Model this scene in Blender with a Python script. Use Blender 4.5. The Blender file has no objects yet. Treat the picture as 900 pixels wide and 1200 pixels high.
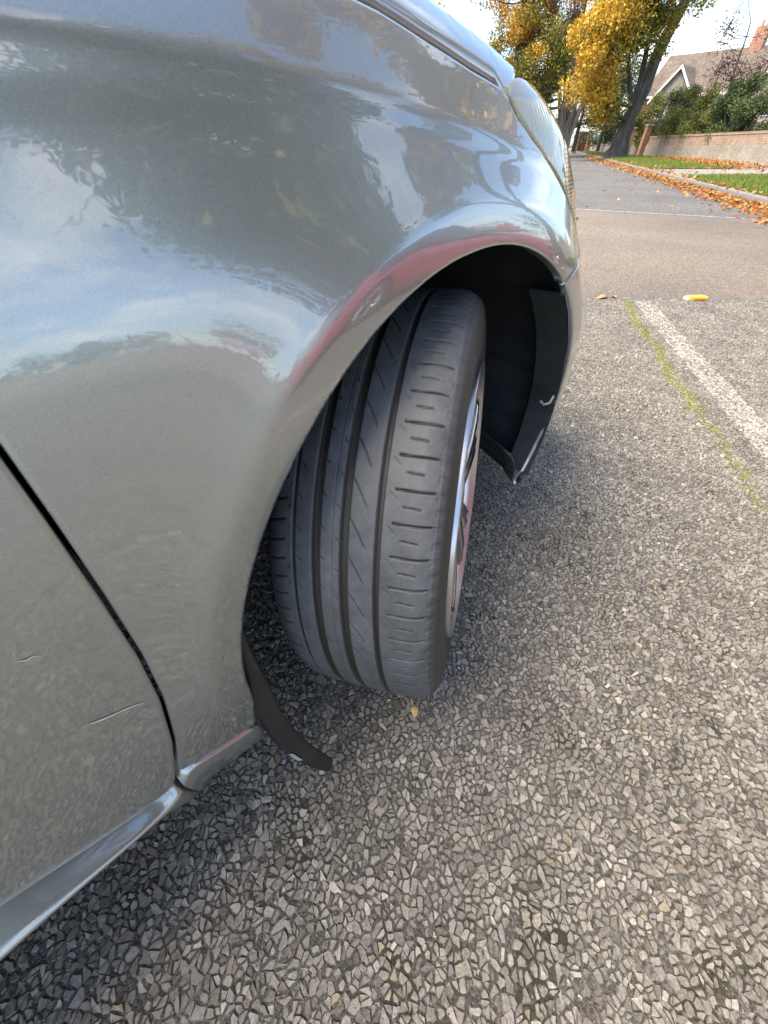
import bpy, bmesh, math, random
import numpy as np
from mathutils import Vector, Matrix
from mathutils.geometry import delaunay_2d_cdt

random.seed(7); RNG = np.random.default_rng(7)
scene = bpy.context.scene
COL = scene.collection

# ------------------------------------------------------------------ camera, sky, sun, exposure
CAM_H, CAM_PITCH, CAM_ROLL = 0.76306, 0.76772, 0.0055
cam_data = bpy.data.cameras.new('camera'); cam = bpy.data.objects.new('camera', cam_data); COL.objects.link(cam)
fw = Vector((0, math.cos(CAM_PITCH), -math.sin(CAM_PITCH))); rt0 = Vector((1, 0, 0)); up0 = rt0.cross(fw)
rt = rt0*math.cos(CAM_ROLL) + up0*math.sin(CAM_ROLL); up = up0*math.cos(CAM_ROLL) - rt0*math.sin(CAM_ROLL)
cam.matrix_world = Matrix(((rt.x, up.x, -fw.x, 0), (rt.y, up.y, -fw.y, 0), (rt.z, up.z, -fw.z, CAM_H), (0, 0, 0, 1)))
cam_data.sensor_fit = 'HORIZONTAL'; cam_data.sensor_width = 36; cam_data.lens = 446.73*36/900
cam_data.clip_start = 0.02; cam_data.clip_end = 3000
scene.camera = cam

SUN_AZ, SUN_EL = math.radians(-104), math.radians(58)      # azimuth from +Y towards +X
world = bpy.data.worlds.new('World'); scene.world = world; world.use_nodes = True
wn = world.node_tree; wn.nodes.clear()
sky = wn.nodes.new('ShaderNodeTexSky'); sky.sky_type = 'NISHITA'; sky.sun_disc = False
sky.sun_elevation = SUN_EL; sky.sun_rotation = SUN_AZ; sky.air_density = 1.0; sky.dust_density = 1.3; sky.ozone_density = 2.2
# broken white cloud over the blue
def _w(tp, **kw):
    n = wn.nodes.new('ShaderNode'+tp)
    for k, v in kw.items(): setattr(n, k, v)
    return n
tcw = _w('TexCoord'); sep = _w('SeparateXYZ'); wn.links.new(tcw.outputs['Generated'], sep.inputs[0])
zc = _w('Math', operation='MAXIMUM'); wn.links.new(sep.outputs[2], zc.inputs[0]); zc.inputs[1].default_value = 0.
za = _w('Math', operation='ADD'); wn.links.new(zc.outputs[0], za.inputs[0]); za.inputs[1].default_value = .22
comb = _w('CombineXYZ')
for k in (0, 1):
    dv = _w('Math', operation='DIVIDE'); wn.links.new(sep.outputs[k], dv.inputs[0]); wn.links.new(za.outputs[0], dv.inputs[1]); wn.links.new(dv.outputs[0], comb.inputs[k])
cn = _w('TexNoise'); cn.inputs['Scale'].default_value = 1.15; cn.inputs['Detail'].default_value = 8; cn.inputs['Roughness'].default_value = .58; wn.links.new(comb.outputs[0], cn.inputs['Vector'])
cr = _w('ValToRGB'); cr.color_ramp.elements[0].position = .50; cr.color_ramp.elements[0].color = (0, 0, 0, 1); cr.color_ramp.elements[1].position = .70; cr.color_ramp.elements[1].color = (.92, .92, .92, 1); wn.links.new(cn.outputs[0], cr.inputs[0])
cmix = _w('Mix', data_type='RGBA'); wn.links.new(cr.outputs[0], cmix.inputs[0]); wn.links.new(sky.outputs[0], cmix.inputs[6]); cmix.inputs[7].default_value = (7.7, 7.3, 6.7, 1)
bg = wn.nodes.new('ShaderNodeBackground'); bg.inputs[1].default_value = 0.15
wo = wn.nodes.new('ShaderNodeOutputWorld'); wn.links.new(cmix.outputs[2], bg.inputs[0]); wn.links.new(bg.outputs[0], wo.inputs[0])
sun_d = bpy.data.lights.new('sun', 'SUN'); sun_d.energy = 2.9; sun_d.angle = math.radians(42); sun_d.color = (1, .85, .64)
sun = bpy.data.objects.new('sun', sun_d); COL.objects.link(sun)
sdir = Vector((math.sin(SUN_AZ)*math.cos(SUN_EL), math.cos(SUN_AZ)*math.cos(SUN_EL), math.sin(SUN_EL)))
sun.rotation_euler = sdir.to_track_quat('Z', 'Y').to_euler()
vs = scene.view_settings; vs.view_transform = 'Standard'; vs.look = 'None'; vs.gamma = 1; vs.exposure = 1.5; vs.use_curve_mapping = False
scene.cycles.max_bounces = 7; scene.cycles.diffuse_bounces = 3; scene.cycles.glossy_bounces = 4; scene.cycles.transmission_bounces = 5
scene.cycles.transparent_max_bounces = 6; scene.cycles.caustics_reflective = False; scene.cycles.caustics_refractive = False

# ------------------------------------------------------------------ helpers
def tag(o, label=None, cat=None, group=None, kind=None):
    if label: o['label'] = label
    if cat: o['category'] = cat
    if group: o['group'] = group
    if kind: o['kind'] = kind
    return o
def empty(name, loc=(0, 0, 0), rz=0, parent=None):
    o = bpy.data.objects.new(name, None); COL.objects.link(o); o.location = loc; o.rotation_euler = (0, 0, rz)
    o.empty_display_size = .1
    if parent: o.parent = parent
    return o
def obj(name, me, mat=None, parent=None):
    o = bpy.data.objects.new(name, me); COL.objects.link(o)
    if mat and not me.materials: me.materials.append(mat)
    if parent: o.parent = parent
    return o
def mesh(name, verts, faces, smooth=False):
    me = bpy.data.meshes.new(name); me.from_pydata([tuple(map(float, v)) for v in verts], [], [tuple(map(int, f)) for f in faces])
    if smooth: me.polygons.foreach_set('use_smooth', [True]*len(me.polygons))
    me.update(); return me
def npmesh(name, V, F, smooth=False):
    """V (n,3), F (m,k) numpy -> mesh, fast"""
    me = bpy.data.meshes.new(name); m, k = F.shape
    me.vertices.add(len(V)); me.vertices.foreach_set('co', np.ascontiguousarray(V, np.float32).ravel())
    me.loops.add(m*k); me.loops.foreach_set('vertex_index', np.ascontiguousarray(F, np.int32).ravel())
    me.polygons.add(m); me.polygons.foreach_set('loop_start', np.arange(0, m*k, k, dtype=np.int32))
    me.polygons.foreach_set('loop_total', np.full(m, k, np.int32))
    if smooth: me.polygons.foreach_set('use_smooth', np.ones(m, bool))
    me.update(calc_edges=True); return me
def point_color(me, C):
    a = me.color_attributes.new('col', 'FLOAT_COLOR', 'POINT')
    C = np.c_[C, np.ones(len(C))] if C.shape[1] == 3 else C
    a.data.foreach_set('color', np.ascontiguousarray(C, np.float32).ravel())
def box_mesh(name, sx, sy, sz, bev=.0, c=(0, 0, 0), seg=2):
    bm = bmesh.new(); bmesh.ops.create_cube(bm, size=1)
    for v in bm.verts: v.co = Vector((v.co.x*sx + c[0], v.co.y*sy + c[1], v.co.z*sz + c[2]))
    if bev: bmesh.ops.bevel(bm, geom=bm.edges[:], offset=bev, segments=seg, affect='EDGES', profile=.6)
    me = bpy.data.meshes.new(name); bm.to_mesh(me); bm.free(); return me
def tube(path, rad, n=8, cap=True):
    P = np.array(path, float); m = len(P); rad = np.broadcast_to(np.array(rad, float), (m,))
    T = np.gradient(P, axis=0); T /= np.linalg.norm(T, axis=1, keepdims=True)+1e-12
    V = []; ref = np.array([0, 0, 1.]) if abs(T[0, 2]) < .9 else np.array([1., 0, 0])
    for i in range(m):
        a = np.cross(T[i], ref); a /= np.linalg.norm(a)+1e-12; b = np.cross(T[i], a); ref = np.cross(a, T[i]) if False else ref
        t = np.arange(n)*2*math.pi/n
        V.append(P[i] + rad[i]*(np.cos(t)[:, None]*a + np.sin(t)[:, None]*b))
    V = np.concatenate(V); F = []
    for i in range(m-1):
        for j in range(n): F.append((i*n+j, i*n+(j+1) % n, (i+1)*n+(j+1) % n, (i+1)*n+j))
    return V, F
class MB:
    def __init__(s): s.v = []; s.f = []
    def add(s, V, F):
        k = len(s.v); s.v += [tuple(p) for p in V]; s.f += [tuple(i+k for i in f) for f in F]; return s
    def tube(s, path, rad, n=8): return s.add(*tube(path, rad, n))
    def box(s, a, b):
        x0, y0, z0 = a; x1, y1, z1 = b
        return s.add([(x0,y0,z0),(x1,y0,z0),(x1,y1,z0),(x0,y1,z0),(x0,y0,z1),(x1,y0,z1),(x1,y1,z1),(x0,y1,z1)],
                     [(0,3,2,1),(4,5,6,7),(0,1,5,4),(1,2,6,5),(2,3,7,6),(3,0,4,7)])
    def build(s, name, mat, parent=None, smooth=False): return obj(name, mesh(name, s.v, s.f, smooth), mat, parent)
def lathe(prof, n, closed=False):
    """prof: list of (x along axle, r) -> surface about X axis"""
    prof = np.array(prof, float); t = np.arange(n)*2*math.pi/n
    V = np.stack([np.broadcast_to(prof[None, :, 0], (n, len(prof))), prof[None, :, 1]*np.cos(t)[:, None], prof[None, :, 1]*np.sin(t)[:, None]], -1).reshape(-1, 3)
    k = len(prof); i, j = np.meshgrid(np.arange(n), np.arange(k-1), indexing='ij'); i2 = (i+1) % n
    F = np.stack([i*k+j, i*k+j+1, i2*k+j+1, i2*k+j], -1).reshape(-1, 4)
    return V, F
def children(o): return [c for c in list(bpy.data.objects) if c.parent is o]

# ------------------------------------------------------------------ materials
def mat(name, base=(.5, .5, .5), rough=.5, metal=0., **kw):
    m = bpy.data.materials.new(name); m.use_nodes = True; b = m.node_tree.nodes['Principled BSDF']
    b.inputs['Base Color'].default_value = (*base, 1); b.inputs['Roughness'].default_value = rough; b.inputs['Metallic'].default_value = metal
    for k, v in kw.items(): b.inputs[k.replace('_', ' ')].default_value = v
    return m
def N(m, t, **kw):
    n = m.node_tree.nodes.new('ShaderNode'+t)
    for k, v in kw.items(): setattr(n, k, v)
    return n
def L(m, a, b): m.node_tree.links.new(a, b)
def bsdf(m): return m.node_tree.nodes['Principled BSDF']
def noise(m, scale, detail=4, rough=.55, coord='Object', dist=0., vec=None):
    tc = N(m, 'TexCoord'); n = N(m, 'TexNoise'); n.inputs['Scale'].default_value = scale; n.inputs['Detail'].default_value = detail
    n.inputs['Roughness'].default_value = rough; n.inputs['Distortion'].default_value = dist
    L(m, vec if vec is not None else tc.outputs[coord], n.inputs['Vector']); return n
def ramp(m, src, stops):
    r = N(m, 'ValToRGB'); e = r.color_ramp.elements
    while len(e) < len(stops): e.new(.5)
    for i, (p, c) in enumerate(stops): e[i].position = p; e[i].color = (*c, 1) if len(c) == 3 else c
    L(m, src, r.inputs[0]); return r
def mixc(m, f, a, b, mode='MIX'):
    x = N(m, 'Mix', data_type='RGBA', blend_type=mode)
    for s, v in ((x.inputs[0], f), (x.inputs[6], a), (x.inputs[7], b)):
        if hasattr(v, 'is_linked') or hasattr(v, 'links'): L(m, v, s)
        else: s.default_value = v if isinstance(v, (int, float)) else ((*v, 1) if len(v) == 3 else v)
    return x.outputs[2]
def bump(m, h, strength, dist=.01, nrm=None):
    b = N(m, 'Bump'); b.inputs['Strength'].default_value = strength; b.inputs['Distance'].default_value = dist
    L(m, h, b.inputs['Height'])
    if nrm: L(m, nrm, b.inputs['Normal'])
    return b.outputs[0]
def math_(m, op, a, b=None):
    x = N(m, 'Math', operation=op)
    for i, v in enumerate((a, b)):
        if v is None: continue
        if isinstance(v, (int, float)): x.inputs[i].default_value = v
        else: L(m, v, x.inputs[i])
    return x.outputs[0]

def paint_mat(name, col, metal=.72, rough=.31):
    m = mat(name, col, rough, metal, Coat_Weight=1., Coat_Roughness=.025, Coat_IOR=1.95); b = bsdf(m)
    fl = N(m, 'TexVoronoi'); fl.inputs['Scale'].default_value = 1500; tc = N(m, 'TexCoord'); L(m, tc.outputs['Object'], fl.inputs['Vector'])
    fr = ramp(m, fl.outputs['Color'], [(0, tuple(c*.90 for c in col)), (1, tuple(c*1.12 for c in col))])
    d = noise(m, 9, 6, .65); dr = ramp(m, d.outputs[0], [(.48, (0, 0, 0)), (.8, (.16, .16, .16))])
    c = mixc(m, dr.outputs[0], fr.outputs[0], (.42, .40, .36)); sp = noise(m, 160, 2, .5); sr = ramp(m, sp.outputs[0], [(.745, (0, 0, 0)), (.77, (.5, .5, .5))])
    c = mixc(m, sr.outputs[0], c, (.05, .05, .05)); L(m, c, b.inputs['Base Color'])
    n2 = noise(m, 60, 2, .5); L(m, bump(m, n2.outputs[0], .018, .004), b.inputs['Coat Normal'])
    rr = ramp(m, d.outputs[0], [(.3, (.015,)*3), (.85, (.05,)*3)]); L(m, rr.outputs[0], b.inputs['Coat Roughness'])
    return m
M = {}
M['paint'] = paint_mat('grey_green_metallic_paint', (.36, .39, .372))
M['paint_red'] = paint_mat('red_paint', (.46, .035, .05), .1, .4)
M['rubber'] = mat('tyre_rubber', (.03, .031, .033), .62)
def _rub():
    m = M['rubber']; b = bsdf(m)
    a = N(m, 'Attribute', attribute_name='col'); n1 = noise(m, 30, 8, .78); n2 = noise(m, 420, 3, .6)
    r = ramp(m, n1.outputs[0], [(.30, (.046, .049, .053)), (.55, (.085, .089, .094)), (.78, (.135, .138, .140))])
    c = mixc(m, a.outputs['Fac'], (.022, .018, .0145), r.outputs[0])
    s = ramp(m, n2.outputs[0], [(.70, (0, 0, 0)), (.76, (.45, .45, .45))]); c = mixc(m, s.outputs[0], c, (.16, .155, .145))
    L(m, c, b.inputs['Base Color']); L(m, bump(m, n2.outputs[0], .25, .0012), b.inputs['Normal'])
    rr = ramp(m, n1.outputs[0], [(.3, (.52,)*3), (.8, (.72,)*3)]); L(m, rr.outputs[0], b.inputs['Roughness'])
_rub()
M['chrome'] = mat('bright_alloy', (.78, .78, .80), .14, 1.)
M['alloy'] = mat('silver_alloy', (.55, .55, .56), .28, .9, Coat_Weight=.6)
M['steel'] = mat('dull_steel', (.18, .16, .15), .5, .8)
M['plastic'] = mat('black_liner_plastic', (.013, .0135, .015), .42)
def _pl(m, lo, hi):
    b = bsdf(m); n1 = noise(m, 14, 6, .7); n2 = noise(m, 180, 4, .6); sc = noise(m, 55, 3, .8)
    r = ramp(m, n1.outputs[0], [(.35, lo), (.75, hi)]); s = ramp(m, sc.outputs[0], [(.74, (0, 0, 0)), (.80, (.5, .5, .5))])
    L(m, mixc(m, s.outputs[0], r.outputs[0], tuple(min(1, h*2.2) for h in hi)), b.inputs['Base Color']); L(m, bump(m, n2.outputs[0], .15, .001), b.inputs['Normal'])
_pl(M['plastic'], (.022, .024, .027), (.045, .048, .052))
M['flange'] = mat('dusty_flange_plastic', (.04, .045, .045), .5); _pl(M['flange'], (.032, .037, .037), (.055, .06, .058))
M['rubber_flap'] = mat('black_rubber_flap', (.014, .014, .014), .38); _pl(M['rubber_flap'], (.010, .010, .010), (.024, .023, .022))
M['dark'] = mat('underbody_black', (.006, .006, .006), .8)
M['glass'] = mat('dark_car_glass', (.012, .014, .014), .04, 0., Coat_Weight=1.)
M['lens'] = mat('yellowed_headlight_lens', (.86, .80, .48), .06, 0., Transmission_Weight=.75, IOR=1.25, Coat_Weight=.5, Coat_Roughness=.03)
M['reflector'] = mat('headlight_reflector', (.50, .50, .34), .35, .4)
def _rf():
    m = M['reflector']; tc = N(m, 'TexCoord'); w = N(m, 'TexWave', wave_type='BANDS', bands_direction='Y'); w.inputs['Scale'].default_value = 30; w.inputs['Distortion'].default_value = 1.5
    L(m, tc.outputs['Object'], w.inputs['Vector']); L(m, bump(m, w.outputs[0], .8, .008), bsdf(m).inputs['Normal']); n1 = noise(m, 12, 3, .5); r = ramp(m, n1.outputs[0], [(.35, (.34, .31, .15)), (.7, (.64, .60, .34))]); L(m, r.outputs[0], bsdf(m).inputs['Base Color'])
_rf()
M['amber'] = mat('amber_indicator', (.62, .40, .10), .3, 0., Coat_Weight=1.)
def _amb():
    m = M['amber']; tc = N(m, 'TexCoord'); w = N(m, 'TexWave', wave_type='BANDS', bands_direction='Z'); w.inputs['Scale'].default_value = 75
    L(m, tc.outputs['Object'], w.inputs['Vector']); L(m, bump(m, w.outputs[0], .8, .004), bsdf(m).inputs['Normal'])
_amb()
M['scratch'] = mat('scratched_primer', (.66, .61, .52), .7)
M['clip'] = mat('zinc_clip', (.5, .55, .53), .35, .5)
# ------------------------------------------------------------------ ground
KERB_P, KERB_D = np.array([6.44, 8.19]), np.array([.2957, .9553]); KERB_N = np.array([KERB_D[1], -KERB_D[0]])
def kerb_uv(x, y):
    """distance along the kerb and to its right"""
    d = np.stack([np.asarray(x)-KERB_P[0], np.asarray(y)-KERB_P[1]], -1); return d@KERB_D, d@KERB_N
def gz(x, y):
    u, v = kerb_uv(x, y); v = np.asarray(v)
    return np.where(v > 0, .11 + np.clip(v, 0, 6)*.016, 0.)
def ground_mat(name, cols, scale, bstr=.5, bdist=.01, rough=.85, extra=None):
    m = mat(name, cols[0], rough); b = bsdf(m)
    big = noise(m, .55, 5, .6); vor = N(m, 'TexVoronoi', feature='F1'); vor.inputs['Scale'].default_value = scale; vor.inputs['Randomness'].default_value = 1
    tc = N(m, 'TexCoord'); L(m, tc.outputs['Object'], vor.inputs['Vector'])
    bw = N(m, 'RGBToBW'); L(m, vor.outputs['Color'], bw.inputs[0])
    r = ramp(m, bw.outputs[0], [(0.1, cols[0]), (.55, cols[1]), (.93, cols[2])])
    br = ramp(m, big.outputs[0], [(.3, (.72, .72, .72)), (.7, (1.12, 1.10, 1.06))])
    c = mixc(m, 1., r.outputs[0], br.outputs[0], 'MULTIPLY')
    fine = noise(m, scale*2.1, 5, .7); fr = ramp(m, fine.outputs[0], [(.35, (.55, .55, .55)), (.62, (1.1, 1.1, 1.1))]); c = mixc(m, .8, c, fr.outputs[0], 'MULTIPLY')
    if extra: c = extra(m, c)
    L(m, c, b.inputs['Base Color'])
    h = math_(m, 'SUBTRACT', fine.outputs[0], vor.outputs['Distance']); L(m, bump(m, h, bstr, bdist), b.inputs['Normal'])
    return m
M['binder'] = ground_mat('bitumen_binder', [(.020, .019, .017), (.035, .033, .030), (.060, .056, .050)], 130, .6, .006)
M['chip_far'] = ground_mat('chipped_asphalt_far', [(.12, .114, .103), (.225, .213, .193), (.39, .37, .335)], 95, .9, .01)
M['tarmac'] = ground_mat('worn_brown_tarmac', [(.13, .108, .086), (.205, .172, .139), (.40, .35, .295)], 120, .6, .006)
M['road'] = ground_mat('grey_road_asphalt', [(.085, .081, .076), (.135, .129, .121), (.31, .30, .28)], 60, .5, .006)
M['joint'] = ground_mat('worn_joint', [(.10, .095, .088), (.17, .16, .15), (.34, .33, .31)], 130, .5, .005)
M['concrete'] = ground_mat('pale_concrete', [(.25, .235, .21), (.30, .285, .26), (.36, .34, .31)], 40, .3, .004)
M['grass_soil'] = ground_mat('turf_soil', [(.05, .075, .018), (.075, .105, .026), (.12, .14, .04)], 25, .6, .02)
M['far'] = ground_mat('far_ground', [(.05, .06, .03), (.06, .08, .03), (.08, .09, .04)], 2, .3, .05)
def sheet(name, pts, z, m, zf=None, kind='structure'):
    me = mesh(name, [(x, y, z if zf is None else zf(x, y)+z) for x, y in pts], [range(len(pts))]); o = obj(name, me, m); return tag(o, kind=kind)
sheet('ground', [(-1500, -1500), (1500, -1500), (1500, 1500), (-1500, 1500)], -.03, M['far'])
# parking area, junction apron, carriageway: butt-jointed along the two seams
SEAM1 = [(-12, 3.72), (1.42, 2.968), (2.62, 2.888), (14, 2.2)]
sheet('car_park', [(-14, -14), (13.5, -14), (14, 2.2), (2.62, 2.888), (1.42, 2.968), (-12, 3.72)], -.0005, M['chip_far'])
parking = bpy.data.objects['car_park']
kp = lambda u, v: tuple(KERB_P + KERB_D*u + KERB_N*v)
sheet('junction_apron', [(-12, 3.72), (1.42, 2.968), (2.62, 2.888), (14, 2.2), (14, 3.2), (8.0, 5.75), (5.48, 6.856), (3.3, 7.94), (-12, 15.0)], .0005, M['tarmac'])
sheet('road', [(-12, 15.0), (3.3, 7.94), (5.48, 6.856), (8.0, 5.75), kp(-2.2, .0), kp(140, 0), kp(140, -9), kp(0, -20)], 0.0, M['road'])
def strip(name, pts, w, z, m, kind='structure', zf=None, parent=None, jit=0.):
    P = np.array(pts, float); Q = []
    for a, b in zip(P[:-1], P[1:]):
        n = max(2, int(np.linalg.norm(b-a)/.05)); Q += [a+(b-a)*t for t in np.linspace(0, 1, n, endpoint=False)]
    Q.append(P[-1]); Q = np.array(Q); T = np.gradient(Q, axis=0); T /= np.linalg.norm(T, axis=1, keepdims=True); Nn = np.c_[T[:, 1], -T[:, 0]]
    wl = w/2*(1+jit*RNG.normal(size=len(Q)))[:, None]; wr = w/2*(1+jit*RNG.normal(size=len(Q)))[:, None]
    A = Q+Nn*wr; B = Q-Nn*wl; V = [(x, y, z) for x, y in A]+[(x, y, z) for x, y in B]; n = len(Q)
    o = obj(name, mesh(name, V, [(i, i+1, n+i+1, n+i) for i in range(n-1)]), m, parent); 
    return tag(o, kind=kind) if kind else o
strip('road_joint', [(-3, 3.215), (1.42, 2.968), (2.62, 2.888), (6, 2.684)], .055, .0055, M['joint'], jit=.25)
M['paintline'] = mat('worn_white_road_paint', (.62, .61, .57), .75)
def _pl2():
    m = M['paintline']; n1 = noise(m, 55, 5, .75); r = ramp(m, n1.outputs[0], [(.40, (.16, .155, .145)), (.52, (.62, .61, .58))]); L(m, r.outputs[0], bsdf(m).inputs['Base Color'])
_pl2()
strip('painted_road_line', [(2.2, 8.50), (3.3, 7.95), (3.89, 7.65), (5.48, 6.867), (8.0, 5.76)], .045, .0045, M['paintline'], jit=.4)

# ---- stone chippings: each cell of a random mosaic is one crushed stone bedded in the binder
LINE_L = [(1.654, 2.737), (1.289, 1.084)]; 
def on_line(x, y):       # worn white bay line, 0.11 m wide
    t = (np.asarray(y)-1.084)/(2.737-1.084); xl = 1.289+t*(1.654-1.289); xr = xl+.118
    return (x > xl) & (x < xr) & (np.asarray(y) < 2.86)
PITCH = .0083
def stone_field():
    # region seen by the lens, plus a margin; rows along Y
    pts = {}; ys = np.arange(-.55, 2.95, PITCH); lim = {}
    for j, y in enumerate(ys):
        lo = -.75 + max(0, y-.15)*.62 if y > .15 else -.85
        hi = .95+ (y+.1)*.72 + .15
        lo_i, hi_i = int(lo/PITCH), int(hi/PITCH)
        for i in range(lo_i, hi_i+1):
            seam = 2.968-(i*PITCH-1.42)*.0667
            if y > seam-.03: continue
            if random.random() < .30: continue
            pts[(i, j)] = (i*PITCH+random.uniform(-.5, .5)*PITCH*1.3, y+random.uniform(-.5, .5)*PITCH*1.3)
    offs = [(a, b) for a in (-2, -1, 0, 1, 2) for b in (-2, -1, 0, 1, 2) if (a, b) != (0, 0)]
    offs.sort(key=lambda o: o[0]**2+o[1]**2)
    cells = []
    for (i, j), (cx, cy) in pts.items():
        if random.random() < .03: continue
        poly = [(-.013, -.013), (.013, -.013), (.013, .013), (-.013, .013)]
        for a, b in offs:
            q = pts.get((i+a, j+b))
            if q is None: continue
            nx, ny = q[0]-cx, q[1]-cy; d = (nx*nx+ny*ny)*.5
            out = []; k = len(poly); pv = [nx*x+ny*y-d for x, y in poly]
            if max(pv) <= 0: continue
            for t in range(k):
                x, y = poly[t]; s = pv[t]; t2 = (t+1) % k; s2 = pv[t2]
                if s <= 0: out.append((x, y))
                if (s < 0 < s2) or (s2 < 0 < s):
                    f = s/(s-s2); x2, y2 = poly[t2]; out.append((x+(x2-x)*f, y+(y2-y)*f))
            poly = out
            if len(poly) < 3: break
        if len(poly) >= 3: cells.append((cx, cy, poly))
    return cells
def stone_geo(cx, cy, poly):
    mx = sum(p[0] for p in poly)/len(poly); my = sum(p[1] for p in poly)/len(poly)
    # crushed outline: split long edges, knock corners about, stretch a little
    st, ca = random.uniform(.92, 1.34), random.uniform(0, math.pi); ux, uy = math.cos(ca), math.sin(ca); sq = random.uniform(.82, 1.05); sh = random.uniform(.94, 1.13)
    P = []
    for t in range(len(poly)):
        x, y = poly[t]; x2, y2 = poly[(t+1) % len(poly)]; P.append((x, y))
        if (x2-x)**2+(y2-y)**2 > 6e-5: P.append(((x+x2)/2, (y+y2)/2))
    Q = []
    for x, y in P:
        x, y = (x-mx)*sh, (y-my)*sh; a = x*ux+y*uy; b = -x*uy+y*ux; j = 1+random.uniform(-.16, .12); a *= st*j; b *= sq*j; Q.append((a*ux-b*uy, a*uy+b*ux))
    k = len(Q); ins = random.uniform(.52, .84); h = random.uniform(.0038, .0058)
    if random.random() < .12: h *= .55
    tx, ty = random.gauss(0, .20), random.gauss(0, .20)
    base = [(cx+mx+x, cy+my+y, -.0004) for x, y in Q]; ox, oy = random.uniform(-.001, .001), random.uniform(-.001, .001); top = []
    for x, y in Q:
        jx = 1+random.uniform(-.15, .12); X, Y = x*ins*jx+ox, y*ins*jx+oy
        top.append((cx+mx+X, cy+my+Y, max(.0026, h+tx*X+ty*Y+random.uniform(-.0005, .0005))))
    F = [(t, (t+1) % k, k+(t+1) % k, k+t) for t in range(k)]+[tuple(range(k, 2*k))]
    g = random.random()
    if g < .025: c = (.44, .43, .40)
    elif g < .22: v = random.uniform(.25, .33); c = (v, v*.985, v*.94)
    elif g < .84: v = random.uniform(.155, .25); c = (v, v*random.uniform(.96, 1.0), v*random.uniform(.88, .96))
    elif g < .97: v = random.uniform(.09, .14); c = (v, v*.95, v*.86)
    elif g < .985: c = (.17, .13, .105)
    else: c = (.26, .225, .15)
    if on_line(cx, cy) and random.random() < .55: w = random.uniform(.34, .62); c = (w, w*.985, w*.94)
    c = (c[0]*1.05, c[1], c[2]*.93)
    return base+top, F, c
M['stone'] = mat('crushed_stone', (.2, .2, .2), .62)
def _st():
    m = M['stone']; a = N(m, 'Attribute', attribute_name='col'); n1 = noise(m, 260, 5, .65); r = ramp(m, n1.outputs[0], [(.25, (.60,)*3), (.5, (.98,)*3), (.78, (1.45,)*3)])
    n3 = noise(m, 1100, 3, .7); r3 = ramp(m, n3.outputs[0], [(.3, (.62,)*3), (.7, (1.35,)*3)]); n4 = noise(m, 5, 4, .6); r4 = ramp(m, n4.outputs[0], [(.35, (.82, .80, .76)), (.65, (1.1, 1.08, 1.04))]); n5 = noise(m, 130, 6, .7); r5 = ramp(m, n5.outputs[0], [(.28, (.085, .08, .072)), (.48, (.185, .178, .163)), (.62, (.24, .23, .212)), (.78, (.40, .385, .355))]); cc = mixc(m, 1., mixc(m, 1., mixc(m, .34, a.outputs['Color'], r5.outputs[0]), r.outputs[0], 'MULTIPLY'), r3.outputs[0], 'MULTIPLY'); L(m, mixc(m, 1., cc, r4.outputs[0], 'MULTIPLY'), bsdf(m).inputs['Base Color'])
    L(m, bump(m, n1.outputs[0], .5, .0016), bsdf(m).inputs['Normal']); rr = ramp(m, n1.outputs[0], [(.3, (.42,)*3), (.7, (.72,)*3)]); L(m, rr.outputs[0], bsdf(m).inputs['Roughness'])
_st()
def _moss(m, c):
    n1 = noise(m, 7, 5, .7); r = ramp(m, n1.outputs[0], [(.52, (0, 0, 0)), (.62, (.8, .8, .8))]); return mixc(m, r.outputs[0], c, (.045, .040, .018))
M['binder'] = ground_mat('bitumen_binder_mossy', [(.10, .094, .083), (.185, .174, .155), (.32, .30, .27)], 300, .9, .006, extra=_moss)
cells = stone_field()
def px_size(c):
    d = Vector((c[0], c[1], -CAM_H)); z = d.dot(fw); return 1/z if z > .05 else 0
def in_view(c):
    d = Vector((c[0], c[1], -CAM_H)); z = d.dot(fw)
    if z < .05: return False
    x, y = 450+446.7*d.dot(rt)/z, 600-446.7*d.dot(up)/z
    return 250 < x < 885 and 880 < y < 1190
vis = [i for i, c in enumerate(cells) if in_view(c)]
def parea(p): return .5*abs(sum(p[t][0]*p[(t+1) % len(p)][1]-p[(t+1) % len(p)][0]*p[t][1] for t in range(len(p))))
vis.sort(key=lambda i: -parea(cells[i][2])*px_size(cells[i])**3); single = set(vis[:300])
bigV, bigF, bigC = [], [], []
for i, c in enumerate(cells):
    V, F, col = stone_geo(*c)
    if i in single:
        me = mesh('stone', [(x-c[0], y-c[1], z) for x, y, z in V], F); point_color(me, np.tile(np.array(col)[None], (len(V), 1)))
        o = obj('stone', me, M['stone'], parking); o.location = (c[0], c[1], .0005)
    else:
        k = len(bigV); bigV += V; bigF += [tuple(t+k for t in f) for f in F]; bigC += [col]*len(V)
for _ in range(26000):      # fine fragments between the stones
    y = -.3+2.2*random.random()**1.6; lo = -.75+max(0, y-.15)*.62 if y > .15 else -.8; x = random.uniform(lo, 1.0+(y+.1)*.72); r = random.uniform(.0012, .0032); a0 = random.random()*6; k = len(bigV); z0 = random.uniform(.0029, .0040); v = random.uniform(.10, .30)
    bigV += [(x+r*math.cos(a0+t*2.1)*random.uniform(.7, 1.3), y+r*math.sin(a0+t*2.1)*random.uniform(.7, 1.3), z0-.001) for t in range(3)]+[(x+random.uniform(-.4, .4)*r, y+random.uniform(-.4, .4)*r, z0+r*.6)]
    bigF += [(k, k+1, k+3), (k+1, k+2, k+3), (k+2, k, k+3)]; bigC += [(v, v*.97, v*.9)]*4
me = mesh('stone_chippings', bigV, bigF); point_color(me, np.array(bigC)); o = obj('stone_chippings', me, M['stone'], parking); o['kind'] = 'stuff'; o.location.z = .0005
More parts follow.
